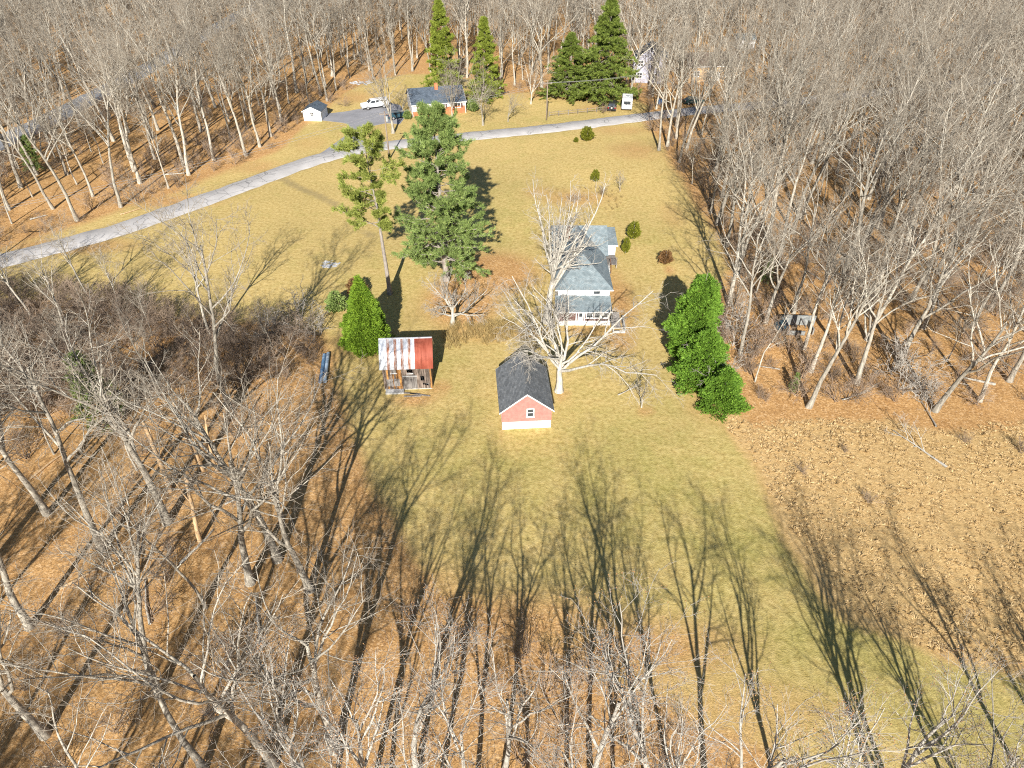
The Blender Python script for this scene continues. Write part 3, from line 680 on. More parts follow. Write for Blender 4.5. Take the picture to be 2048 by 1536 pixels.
# undergrowth
br = []
for i in range(4):
    rr_ = np.random.default_rng(800 + i); n0 = 9; az = rr_.uniform(0, 6.28, n0); e = np.radians(rr_.uniform(40, 85, n0))
    D = np.stack([np.cos(az) * np.cos(e), np.sin(az) * np.cos(e), np.sin(e)], 1); L = rr_.uniform(1.6, 3.0, n0)
    P1 = grow(rr_, rr_.normal(0, .15, (n0, 3)) * [1, 1, 0], D, L, 5, .14, .0); R1 = radii(np.full(n0, .026), 5, .3)
    S, D, L2, q_ = spawn(rr_, P1, R1, L, 7, .2, 1, 25, 65, .42); P2_ = grow(rr_, S, D, L2, 3, .16, .0); R2 = radii(np.full(len(S), .014), 3, .5)
    S, D, L3, q_ = spawn(rr_, P2_, R2, L2, 5, .2, 1, 25, 65, .5); P3 = grow(rr_, S, D, L3, 2, .16, .0); R3 = radii(np.full(len(S), .010), 2, .6)
    V, F = join([tubes(P1, R1, 4), tubes(P2_, R2, 3), tubes(P3, R3, 3)]); br.append((V, F))
def edge_ok(P):
    m = in_woods(P); return m & ((np.minimum(sdf(LAWN, P), sdf(YARD, P)) < 5) | ((np.sin(P[:, 0] * .21 + 1) + np.sin(P[:, 1] * .17) + np.sin(P[:, 0] * .09 - P[:, 1] * .11)) > -.3))
THICK = PX([(-60,590),(200,575),(420,640),(640,665),(650,700),(560,770),(300,800),(-60,850)])
up_ = np.array(fill(9000, -120, 130, 4, 170, 2.3, 9, lambda P: edge_ok(P) & ~((P[:, 0] < -8) & (P[:, 1] < 46) & (np.sin(P[:, 0]) > -.5)), []) + fill(3000, -70, -12, 48, 85, 1.1, 10, lambda P: sdf(THICK, P) < 0, []) + fill(2500, 24, 75, 52, 90, 3.0, 11, in_woods, [])); n = len(up_); s = r.uniform(.5, 1.35, n)
scatter('undergrowth', [[(V, F, 0)] for V, F in br], [M['brush']], np.c_[up_, np.full(n, -.05)], r.integers(0, 4, n), np.stack([np.zeros(n), np.zeros(n), r.uniform(0, 6.28, n)], 1), np.stack([s, s, s], 1),
        'brown leafless underbrush across the woodland floor', 'undergrowth')
brm = [make_mesh('stems', V, [F], [M['twig_pale' if i % 2 else 'brush']]) for i, (V, F) in enumerate(br)]
for k, (u, v, s, lab) in enumerate([(600, 640, 1.9, 'pale tangled leafless thicket beside the dark green bush'), (640, 668, 1.5, 'pale tangled leafless thicket beside the dark green bush'), (560, 670, 1.7, 'pale tangled leafless thicket beside the dark green bush'),
        (1390, 668, 1.5, 'pale twiggy shrub crowding the holly trees'), (1462, 690, 1.9, 'pale twiggy shrub crowding the holly trees'), (1450, 770, 1.9, 'pale twiggy shrub crowding the holly trees'), (1480, 640, 1.7, 'pale twiggy shrub crowding the holly trees'),
        (1800, 780, 2.0, 'grey drooping thicket at the top of the meadow'), (1780, 740, 2.3, 'grey drooping thicket at the top of the meadow'), (1850, 800, 1.6, 'grey drooping thicket at the top of the meadow'),
        (1205, 390, .9, 'brown brush in the dry patch on the lawn'), (1150, 405, .8, 'brown brush in the dry patch on the lawn'), (660, 205, 1.1, 'brown brush behind the small white shed'), (690, 212, 1.0, 'brown brush behind the small white shed'),
        (1930, 885, .6, 'dark little bush in the tan meadow'), (1735, 1005, .55, 'dark little bush in the tan meadow'), (2040, 905, .8, 'dark little bush in the tan meadow'), (1605, 945, .5, 'dark little bush in the tan meadow'), (1690, 905, .4, 'dark little bush in the tan meadow'),
        (1205, 225, 1.0, 'brown brush beside the black car'), (1300, 222, 1.2, 'brown brush on the far side of the camper')]):
    o = thing('bare_shrub', lab, 'shrub', G(u, v), k * 1.3, lab.split(' beside')[0]); o.scale = (s, s, s * .8); link('stems', brm[(1 if 'pale' in lab or 'grey' in lab else 0) + 2 * (k % 2)], o)

# meadow tussocks, reeds, dry grass
def tuft(seed, n, rad, h, wd, out):
    r_ = np.random.default_rng(seed); az = r_.uniform(0, 6.28, n); rr2 = rad * np.sqrt(r_.uniform(0, 1, n)); p_ = np.stack([np.cos(az) * rr2, np.sin(az) * rr2, np.zeros(n)], 1)
    d = nrm(np.stack([np.cos(az) * out, np.sin(az) * out, np.ones(n)], 1) + r_.normal(0, .25, (n, 3))); l = h * r_.uniform(.6, 1.2, (n, 1)); s_ = nrm(np.cross(d, r_.normal(size=d.shape))) * wd
    mid = p_ + d * l * .55; tip = p_ + d * l + np.stack([np.cos(az), np.sin(az), -np.ones(n) * .8], 1) * l * .4 * out
    V = np.stack([p_ - s_ / 2, p_ + s_ / 2, mid + s_ / 2, mid - s_ / 2, tip], 1).reshape(-1, 3); b_ = np.arange(n)[:, None] * 5
    return V, np.concatenate([b_ + [0, 1, 2], b_ + [0, 2, 3], b_ + [3, 2, 4]])
tf = [tuft(900 + i, 50, .20, .30, .038, 1.0) for i in range(4)]
mp = np.array(fill(34000, 12, 72, 10, 60, .40, 12, lambda P: sdf(MEADOW, P + np.stack([vnoise(P, 2, 3), vnoise(P, 2, 4)], 1) * .4) < -.3, [])); n = len(mp); s = r.uniform(.5, 1.15, n)
scatter('meadow_tussocks', [[(V, F, 0)] for V, F in tf], [M['tussock']], np.c_[mp, np.full(n, -.04)], r.integers(0, 4, n), np.stack([r.normal(0, .15, n), r.normal(0, .15, n), r.uniform(0, 6.28, n)], 1), np.stack([s, s, s * r.uniform(.6, 1.1, n)], 1),
        'tan tussock grass covering the rough meadow', 'grass')
rd = [tuft(950 + i, 22, .16, 1.0, .022, .22) for i in range(3)]
RP = PX([(880,650),(1000,640),(1065,650),(1060,690),(960,688),(900,700),(880,680)]); RP2 = PX([(1160,660),(1212,655),(1214,684),(1165,682)]); RP3 = PX([(1085,380),(1240,372),(1250,420),(1120,425)])
rp = np.array(fill(2200, -10, 4, 58, 72, .30, 13, lambda P: sdf(RP, P) < vnoise(P, 1.0, 41) * 1.1 - .5, []) + fill(600, 4, 14, 60, 70, .42, 14, lambda P: sdf(RP2, P) < 0, []) + fill(900, 4, 24, 90, 125, .8, 15, lambda P: sdf(RP3, P) < 0, [])); n = len(rp); s = r.uniform(.6, 1.1, n)
scatter('tall_dry_grass', [[(V, F, 0)] for V, F in rd], [M['reed']], np.c_[rp, np.full(n, -.03)], r.integers(0, 3, n), np.stack([r.normal(0, .08, n), r.normal(0, .08, n), r.uniform(0, 6.28, n)], 1), np.stack([s, s, s], 1),
        'patches of tall dry grass stems on the lawn near the house', 'grass')
#@@BUILDINGS@@
# ------------------------------------------------------------------ buildings
def shingle(name, c1, c2, row=.16):
    m, nt, b_ = new_mat(name)
    tc = N(nt, 'ShaderNodeTexCoord').outputs['Object']
    bk = N(nt, 'ShaderNodeTexBrick'); bk.inputs['Scale'].default_value = 1.0; bk.inputs['Brick Width'].default_value = .32; bk.inputs['Row Height'].default_value = row
    bk.inputs['Mortar Size'].default_value = .008; bk.inputs['Color1'].default_value = (*c1, 1); bk.inputs['Color2'].default_value = (*c2, 1); bk.inputs['Mortar'].default_value = tuple(x * .5 for x in c1) + (1,)
    nt.links.new(tc, bk.inputs['Vector'])
    f = noise(nt, tc, 1.1, 6, .7); wv = ramp(nt, f, [(.3, (.7, .7, .7)), (.7, (1.25, 1.25, 1.25))])
    g = noise(nt, vscale(nt, tc, (1.5, 6, 6)), 3, 4, .7); w2 = ramp(nt, g, [(.35, (.8, .8, .8)), (.65, (1.2, 1.2, 1.2))])
    col = mix(nt, 1.0, mix(nt, 1.0, bk.outputs['Color'], wv, 'MULTIPLY'), w2, 'MULTIPLY')
    nt.links.new(col, b_.inputs['Base Color']); b_.inputs['Roughness'].default_value = .9
    bump(nt, b_, noise(nt, tc, 14, 3), .4, .02); return m
M['roof_dark'] = shingle('roof_dark', (.12, .13, .14), (.19, .20, .21))
M['roof_blue'] = shingle('roof_blue', (.075, .10, .13), (.115, .14, .175))
M['roof_grey'] = shingle('roof_grey', (.17, .215, .235), (.235, .275, .29))
M['roof_brown'] = shingle('roof_brown', (.10, .07, .055), (.15, .11, .09))
M['white'] = simple('white_paint', (.66, .66, .65), (.82, .82, .81), 3, .6)
M['white_wall'] = simple('white_siding', (.66, .67, .68), (.80, .80, .80), 2, .7)
M['block'] = simple('white_block', (.46, .46, .45), (.80, .79, .75), 1.6, .85, bmp=(8, .3, .02), lo=.30, hi=.5)
M['red'] = simple('red_siding', (.50, .15, .13), (.60, .20, .17), 2.5, .7)
M['concrete'] = simple('concrete', (.30, .30, .29), (.48, .48, .47), 2.5, .9, bmp=(10, .4, .02))
M['board'] = simple('weathered_board', (.06, .045, .035), (.25, .20, .165), 3.0, .9, (3, 3, .35), (18, .5, .01), rand=.5)
M['board_rust'] = simple('stained_board', (.16, .08, .035), (.46, .24, .08), 2.5, .9, (3, 3, .4), rand=.25)
M['board_grey'] = simple('grey_board', (.10, .09, .085), (.28, .26, .24), 3, .9, (3, 3, .35), rand=.2)
M['tin'] = simple('galvanised_tin', (.36, .33, .33), (.60, .63, .68), 1.6, .5, (1.6, .4, 1), metal=.15, rand=.1, lo=.3, hi=.5)
M['tin_rusty'] = simple('rusty_tin', (.27, .11, .06), (.52, .47, .46), 2.4, .75, (2.5, .5, 1), rand=.1, lo=.42, hi=.66)
M['tin_red'] = simple('red_oxide_tin', (.24, .055, .032), (.34, .095, .06), 1.5, .65, (2.5, .5, 1), rand=.12)
M['glass'] = simple('window_glass', (.03, .035, .04), (.06, .07, .08), 1.0, .08, spec=.6)
M['brick'] = shingle('brick', (.42, .15, .07), (.52, .20, .10), .075)
M['tan'] = simple('tan_siding', (.50, .33, .17), (.60, .42, .24), 2, .8)
M['lilac'] = simple('grey_siding', (.33, .34, .42), (.45, .45, .53), 2, .8)
M['porch_brown'] = simple('brown_panel', (.075, .045, .04), (.15, .085, .075), 3, .8, (2, 2, .6))
M['rail'] = simple('brown_rail', (.16, .07, .04), (.26, .13, .08), 4, .8)
M['car_white'] = simple('white_car_paint', (.74, .75, .77), (.80, .81, .82), 1, .25, spec=.5)
M['car_black'] = simple('black_car_paint', (.02, .022, .025), (.03, .032, .035), 1, .2, spec=.5)
M['car_green'] = simple('dark_green_car_paint', (.02, .05, .045), (.03, .065, .06), 1, .2, spec=.5)
M['car_teal'] = simple('dark_teal_car_paint', (.02, .06, .085), (.03, .08, .11), 1, .2, spec=.5)
M['rubber'] = simple('rubber', (.02, .02, .02), (.035, .035, .035), 4, .9)
M['chrome'] = simple('hub_metal', (.5, .5, .5), (.65, .65, .66), 3, .35, metal=.6)
M['lamp_red'] = simple('tail_lamp', (.35, .02, .02), (.4, .03, .03), 3, .3)
M['pipe'] = simple('blue_grey_pipe', (.10, .22, .38), (.28, .40, .55), 2.0, .6)
M['pipe_light'] = simple('pale_grey_pipe', (.22, .31, .41), (.42, .48, .55), 2.0, .6)
M['ash'] = simple('pale_rubble', (.30, .31, .33), (.55, .55, .55), 4, .9, rand=.3)
M['pole_wood'] = simple('pole_wood', (.16, .12, .09), (.30, .25, .20), 3, .9, (3, 3, .4))
M['wire'] = simple('wire', (.25, .25, .25), (.4, .4, .4), 3, .6)
M['steel'] = simple('transformer_grey', (.28, .30, .31), (.36, .38, .39), 3, .6)
M['teal_board'] = simple('teal_board', (.06, .13, .17), (.13, .23, .28), 2, .8)
M['bin_blue'] = simple('blue_plastic', (.04, .13, .30), (.05, .17, .36), 2, .5)

def window(parent, x0, x1, y, z0, z1, cols=1, rows=2, fw=.07, mat='white', d=.05):
    """window on a wall facing -y at plane y; frame proud, panes set in"""
    f = MB(); f.box(x0, x1, y - d, y, z1 - fw, z1); f.box(x0, x1, y - d, y, z0, z0 + fw); f.box(x0, x0 + fw, y - d, y, z0 + fw, z1 - fw); f.box(x1 - fw, x1, y - d, y, z0 + fw, z1 - fw)
    wd = f.build('window', M[mat], parent)
    xs = np.linspace(x0 + fw, x1 - fw, cols + 1); zs = np.linspace(z0 + fw, z1 - fw, rows + 1); h = fw * .35
    for i in range(cols):
        for j in range(rows):
            MB().box(xs[i] + (h if i else 0), xs[i + 1] - (h if i < cols - 1 else 0), y - .018, y - .003, zs[j] + (h if j else 0), zs[j + 1] - (h if j < rows - 1 else 0)).build('pane', M['glass'], wd)
    m_ = MB()
    for i in range(1, cols): m_.box(xs[i] - h, xs[i] + h, y - d + .01, y - .002, z0 + fw, z1 - fw)
    for j in range(1, rows): m_.box(x0 + fw, x1 - fw, y - d + .013, y - .004, zs[j] - h, zs[j] + h)
    if m_.v: m_.build('glazing_bar', M[mat], wd)
    MB().box(x0 - .05, x1 + .05, y - d - .05, y - .001, z0 - .06, z0 - .003).build('sill', M[mat], wd)
    return wd
def roof_plane(parent, name, pts, t, mat):
    """a roof slope whose own axes lie in the slope so that its courses run level"""
    pts = [Vector(p_) for p_ in pts]; o = pts[0]; ex = (pts[1] - pts[0]).normalized(); n_ = (pts[1] - pts[0]).cross(pts[-1] - pts[0]).normalized()
    if n_.z < 0: n_ = -n_
    ey = n_.cross(ex); mt = Matrix((ex, ey, n_)).transposed().to_4x4(); mt.translation = o; inv = mt.inverted()
    loc = [inv @ p_ for p_ in pts]; ob = MB().slab(loc, t, (0, 0, -1)).build(name, M[mat], parent); ob.matrix_local = mt; return ob
def siding(name, mat, parent, pts, course=.16, lap=.018):
    """lapped boards filling a convex wall polygon in the plane y = const (facing -y)"""
    y = pts[0][1]; zs = [q_[2] for q_ in pts]; z = min(zs); mb = MB(); top = max(zs)
    def span(h):
        xs = []
        for a, c in zip(pts, pts[1:] + pts[:1]):
            if (a[2] - h) * (c[2] - h) <= 0 and abs(a[2] - c[2]) > 1e-6:
                t = (h - a[2]) / (c[2] - a[2]); xs.append(a[0] + t * (c[0] - a[0]))
        return (min(xs), max(xs)) if xs else None
    while z < top - .02:
        z2 = min(z + course, top - .004); a, c = span(z + .003), span(z2)
        if a and c: mb.slab([(a[0], y - lap, z), (a[1], y - lap, z), (c[1], y - .003, z2), (c[0], y - .003, z2)], .02, (0, 1, 0))
        z += course
    return mb.build(name, M[mat], parent)

# --- weathered shed with striped tin roof
q = G(817.5, 778); sh = thing('wooden_shed', 'weathered board shed with striped white and rusty tin roof', 'shed', (q.x, q.y, 0), R_(3))
W, Dp, E, RZ = 5.0, 3.7, 3.05, 5.15; rs = np.random.default_rng(5)
xs = np.linspace(-W / 2, W / 2, 27); OP = [(.05, .62, 2.15, 2.68), (1.42, 1.72, 1.05, 1.72), (-2.0, -1.35, .28, .40), (1.55, 2.15, .48, .72)]
for i in range(26):
    x0, x1 = xs[i] + .006, xs[i + 1] - .006; xm = (x0 + x1) / 2; cuts = sorted([(a2, a3) for (a0, a1, a2, a3) in OP if a0 < xm < a1]); z0 = rs.uniform(.02, .12); segs = []
    for c0, c1 in cuts: segs.append((z0, c0 + rs.uniform(-.06, .06))); z0 = c1 + rs.uniform(-.06, .06)
    segs.append((z0, E + .02))
    dd = rs.uniform(-.02, .02); mt = 'board_rust' if (-1.0 < xm < -.55 or (rs.random() < .18)) else 'board'
    for a, c in segs:
        if c > a: MB().box(x0, x1, -.04 + dd, -.01 + dd, a, c).build('board', M[mt], sh)
    MB().box(x0, x1, Dp - .02, Dp + .01 + dd * .3, .05, E + .02).build('board', M['board'], sh)
ysb = np.linspace(0.0, Dp - .03, 19)
for sx in (-1, 1):
    for i in range(18):
        ym = (ysb[i] + ysb[i + 1]) / 2; zt = E + (RZ - E) * (1 - abs(ym - Dp / 2) / (Dp / 2)) - .06; dd = rs.uniform(-.01, .01); x = sx * (W / 2 - .02)
        MB().box(x - .014 + dd, x + .014 + dd, ysb[i] + .005, ysb[i + 1] - .005, .06, zt).build('board', M['board'], sh)
fr = MB()
for sx in (-1, 1):
    for y in (.06, Dp - .1): fr.box(sx * (W / 2 - .12) - .06, sx * (W / 2 - .12) + .06, y, y + .1, 0, E)
fr.box(-W / 2 + .06, W / 2 - .06, .06, .14, E - .16, E - .04); fr.box(-W / 2 + .06, W / 2 - .06, Dp - .14, Dp - .06, E - .16, E - .04); fr.build('frame', M['board'], sh)
MB().box(-.45, .95, -.09, -.045, .12, 1.66).build('door', M['board_grey'], sh); MB().box(-.5, 1.0, -.12, -.045, 1.70, 1.80).build('door_rail', M['concrete'], sh)
MB().box(-1.58, -1.08, -.085, -.045, 2.22, 2.9).build('shutter', M['board_grey'], sh); MB().box(-1.68, -1.0, -.13, -.045, 2.12, 2.2).build('sill', M['white'], sh)
MB().box(0.0, .66, -.12, -.045, 2.02, 2.13).build('sill', M['concrete'], sh)
MB().box(-2.18, -1.5, -.08, -.045, .5, 1.4).build('metal_patch', M['board_grey'], sh); MB().box(-1.42, -.82, -.078, -.045, .5, 1.45).build('metal_patch', M['board_grey'], sh)
MB().box(-2.35, -.45, -.75, -.10, -.1, .14).build('step', M['concrete'], sh); MB().box(-2.45, 2.45, -.02, Dp, -.2, .05).build('foundation', M['concrete'], sh)
ov, oy = .22, .28; sl_ = (RZ - E) / (Dp / 2); zE = E - oy * sl_ + .06; Ls = math.hypot(Dp / 2 + oy, RZ + .06 - zE); an = math.atan2(RZ + .06 - zE, Dp / 2 + oy)
rf = MB(); rf.box(-W / 2 - ov, W / 2 + ov, Dp / 2 - .09, Dp / 2 + .09, RZ + .03, RZ + .075); rf = rf.build('roof', M['tin'], sh)
def tin(x0, x1, mat, side, lift):
    n_ = max(int((x1 - x0) / .045), 4); X = np.linspace(x0, x1, n_ + 1); Z = .014 * np.cos(np.arange(n_ + 1) * np.pi) + lift
    V = np.concatenate([np.stack([X, np.zeros(n_ + 1), Z], 1), np.stack([X, np.full(n_ + 1, Ls), Z], 1)]); i = np.arange(n_)
    me = make_mesh('roof_panel', V, [np.stack([i, i + 1, n_ + 2 + i, n_ + 1 + i], 1)], [M[mat]]); o = link('roof_panel', me, rf)
    md = o.modifiers.new('thick', 'SOLIDIFY'); md.thickness = .008
    if side > 0: o.location = (0, -oy, zE + rs.uniform(-.004, .004)); o.rotation_euler = (an, 0, 0)
    else: o.location = (0, Dp + oy, zE); o.rotation_euler = (an, 0, math.pi)
edges = [-W/2-ov, -1.92, -1.68, -1.2, -.96, -.5, -.25, .22, .46, .9, 1.56, W/2+ov]
for i in range(11): tin(edges[i], edges[i + 1] + .03, 'tin_red' if i >= 9 else ('tin_rusty' if i % 2 else 'tin'), 1, .02 if i % 2 == 0 else .034)
for i in range(8): tin(-W/2-ov + i * (W + 2*ov) / 8, -W/2-ov + (i + 1) * (W + 2*ov) / 8 + .02, ('tin', 'tin_rusty')[i % 2], -1, .02 + .012 * (i % 2))
for k, (u, v, l, a) in enumerate([(815, 787, 2.6, -.12), (840, 790, 2.2, -.2), (825, 793, 1.8, .05)]):
    q = G(u, v); o = MB().box(-l / 2, l / 2, -.08, .08, 0, .04).build('plank', M['board_grey'], None, loc=(q.x, q.y, .03), rot=(0, 0, a))
    tag(o, 'loose grey plank lying on dead grass before the weathered shed', 'plank', 'planks by the shed')

# --- red garage
q = G(1053, 856); ga = thing('garage', 'small pink-red gabled garage with white block base and dark shingle roof', 'garage', (q.x, q.y, 0), R_(4.2))
W, L_, B0, E, RZ = 4.7, 6.5, .88, 2.45, 4.4
MB().box(-W/2 - .03, W/2 + .03, -.03, L_ + .03, -.2, B0).build('base_wall', M['block'], ga)
core = MB(); core.slab([(-W/2, .02, B0), (W/2, .02, B0), (W/2, .02, E), (0, .02, RZ - .08), (-W/2, .02, E)], L_ - .04, (0, 1, 0)); core.build('wall', M['red'], ga)
siding('siding', 'red', ga, [(-W/2, .02, B0 + .01), (W/2, .02, B0 + .01), (W/2, .02, E), (0, .02, RZ - .09), (-W/2, .02, E)], .15)
for sx in (-1, 1):
    o = siding('siding', 'red', ga, [(-L_/2 + .03, 0, B0 + .01), (L_/2 - .03, 0, B0 + .01), (L_/2 - .03, 0, E - .12), (-L_/2 + .03, 0, E - .12)], .15); o.location = (sx * W/2, L_/2, 0); o.rotation_euler = (0, 0, sx * math.pi / 2)
    MB().box(sx * W/2 - (.0 if sx > 0 else .06), sx * W/2 + (.06 if sx > 0 else 0), -.02, .06, B0 + .01, E - .03).build('corner_board', M['red'], ga)
so_ = .30; slp = (RZ - E) / (W / 2)
for sx in (-1, 1):
    roof_plane(ga, 'roof', [(0, -.22, RZ + .05), (0, L_ + .22, RZ + .05), (sx * (W/2 + so_), L_ + .22, E - so_ * slp + .05), (sx * (W/2 + so_), -.22, E - so_ * slp + .05)], .1, 'roof_dark')
    MB().slab([(0, -.25, RZ + .04), (sx * (W/2 + so_), -.25, E - so_ * slp + .04), (sx * (W/2 + so_), -.25, E - so_ * slp - .10), (0, -.25, RZ - .12)], .028, (0, 1, 0)).build('rake_trim', M['white'], ga)
    MB().slab([(0, L_ + .225, RZ + .04), (sx * (W/2 + so_), L_ + .225, E - so_ * slp + .04), (sx * (W/2 + so_), L_ + .225, E - so_ * slp - .10), (0, L_ + .225, RZ - .12)], .028, (0, 1, 0)).build('rake_trim', M['white'], ga)
window(ga, -.02, .72, 0.0, 1.45, 2.5, 1, 2, .09)

# --- old grey-roofed house
ho = thing('old_house', 'old white house with grey hipped roof and enclosed back porch behind bare tree', 'house', (8.6, 70.2, 0), 0)
def w2(x, y, z=0): return (x - 8.6, y - 70.2, z)
wl = MB(); wl.box(*[a - 8.6 for a in (5.5, 11.6)], 0, 8.2, 0, 3.72).box(*[a - 8.6 for a in (5.5, 12.0)], 8.21, 15.3, 0, 3.70); wl.build('wall', M['white_wall'], ho)
siding('siding', 'white_wall', ho, [w2(5.5, 70.2, 2.72), w2(11.6, 70.2, 2.72), w2(11.6, 70.2, 3.6), w2(5.5, 70.2, 3.6)], .16)
ZE, ZR = 3.62, 6.05
roof_plane(ho, 'roof', [w2(5.15, 69.85, ZE), w2(11.95, 69.85, ZE), w2(8.55, 74.2, ZR)], .12, 'roof_grey')
roof_plane(ho, 'roof', [w2(5.15, 82, ZE), w2(5.15, 69.85, ZE), w2(8.55, 74.2, ZR), w2(8.55, 82, ZR)], .12, 'roof_grey')
roof_plane(ho, 'roof', [w2(11.95, 69.85, ZE), w2(11.95, 82, ZE), w2(8.55, 82, ZR), w2(8.55, 74.2, ZR)], .12, 'roof_grey')
roof_plane(ho, 'roof', [w2(5.1, 78.2, ZE + .02), w2(12.3, 78.2, ZE + .02), w2(12.3, 81.9, ZR + .02), w2(5.1, 81.9, ZR + .02)], .12, 'roof_grey')
roof_plane(ho, 'roof', [w2(12.3, 85.7, ZE + .02), w2(5.1, 85.7, ZE + .02), w2(5.1, 81.92, ZR + .015), w2(12.3, 81.92, ZR + .015)], .12, 'roof_grey')
for x in (5.55, 11.95): MB().slab([w2(x, 78.5, ZE), w2(x, 85.3, ZE), w2(x, 81.9, ZR - .15)], .08, (-1, 0, 0)).build('gable_wall', M['white_wall'], ho)
for (a, c) in (((5.12, 69.82), (11.98, 69.82)),): MB().box(a[0] - 8.6, c[0] - 8.6, -.41, -.36, ZE - .16, ZE - .02).build('eave_trim', M['white'], ho)
pw = MB(); pw.box(5.3 - 8.6, 11.6 - 8.6, -2.45, -.01, 0, .62); pw.build('porch_base', M['block'], ho)
MB().box(5.35 - 8.6, 11.5 - 8.6, -2.40, -.02, .62, 2.04).build('porch_wall', M['porch_brown'], ho)
roof_plane(ho, 'porch_roof', [w2(5.1, 67.4, 2.08), w2(11.7, 67.4, 2.08), w2(11.7, 70.19, 2.66), w2(5.1, 70.19, 2.66)], .08, 'roof_grey')
MB().box(5.08 - 8.6, 11.72 - 8.6, -2.86, -2.81, 1.96, 2.10).build('porch_fascia', M['white'], ho)
for x in (5.4, 7.55, 8.55, 11.4): MB().box(x - 8.65, x - 8.55, -2.46, -2.405, .62, 1.98).build('porch_post', M['white'], ho)
dw = MB().box(7.75 - 8.6, 8.4 - 8.6, -2.45, -2.41, .62, 1.95).build('porch_door', M['white'], ho); MB().box(7.88 - 8.6, 8.27 - 8.6, -2.462, -2.452, 1.2, 1.85).build('pane', M['glass'], dw)
for i in range(3): window(ho, 8.7 - 8.6 + i * .9, 9.52 - 8.6 + i * .9, -2.41, 1.02, 1.9, 1, 2, .08)
for x0 in (9.6, ): window(ho, x0 - 8.6, x0 - 8.6 + .9, -.02, 2.8, 3.45, 1, 1, .07)
MB().box(10.9 - 8.6, 11.6 - 8.6, -2.47, -2.43, .05, .6).build('foundation_patch', M['white'], ho)
ch = MB().box(6.9 - 8.6, 7.4 - 8.6, 9.6, 10.1, 4.6, 6.7).build('chimney', M['brick'], ho)
# cellar entrance beside the porch
cx = 11.75
bh = MB(); bh.box(cx - 8.6, cx + .1 - 8.6, -4.1, -1.4, 0, .75).box(cx + 1.35 - 8.6, cx + 1.47 - 8.6, -4.1, -1.4, 0, .75).box(cx + .1 - 8.6, cx + 1.35 - 8.6, -4.1, -4.0, 0, .3).build('cellar_wall', M['concrete'], ho)
MB().slab([w2(cx + .13, 66.7, .42), w2(cx + 1.0, 66.7, .42), w2(cx + .95, 68.7, 1.25), w2(cx + .13, 68.7, 1.25)], .05).build('cellar_door', M['board_grey'], ho)
# side porch with steps
MB().box(12.02 - 8.6, 14.1 - 8.6, 14.0, 17.4, 0, 2.2).build('annex_wall', M['white_wall'], ho)
roof_plane(ho, 'annex_roof', [w2(12.02, 83.7, 2.32), w2(14.3, 83.7, 2.32), w2(14.3, 88.0, 2.95), w2(12.02, 88.0, 2.95)], .1, 'roof_grey')
MB().box(12.02 - 8.6, 14.32 - 8.6, 13.42, 13.47, 2.16, 2.34).build('annex_fascia', M['white'], ho)
MB().box(12.05 - 8.6, 14.1 - 8.6, 11.3, 13.98, .55, .68).build('deck', M['board_grey'], ho)
for x in (12.15, 13.1, 14.0): MB().box(x - 8.65, x - 8.55, 11.35, 11.45, 0, 1.55).build('deck_post', M['board_grey'], ho)
MB().box(12.1 - 8.6, 14.05 - 8.6, 11.36, 11.44, 1.5, 1.58).build('deck_rail', M['board_grey'], ho)
for k in range(4): MB().box(12.35 - 8.6, 13.05 - 8.6, 9.9 + k * .34, 10.24 + k * .34 - .01, 0, .14 + .13 * k).build('step', M['concrete'], ho)
for x in (12.3, 13.1):
    rl = MB(); rl.bar(w2(x, 79.9, .95), w2(x, 81.5, 1.55), .035).bar(w2(x, 79.9, 0), w2(x, 79.9, .95), .035).bar(w2(x, 80.7, 0), w2(x, 80.7, 1.25), .03); rl.build('stair_rail', M['rail'], ho)

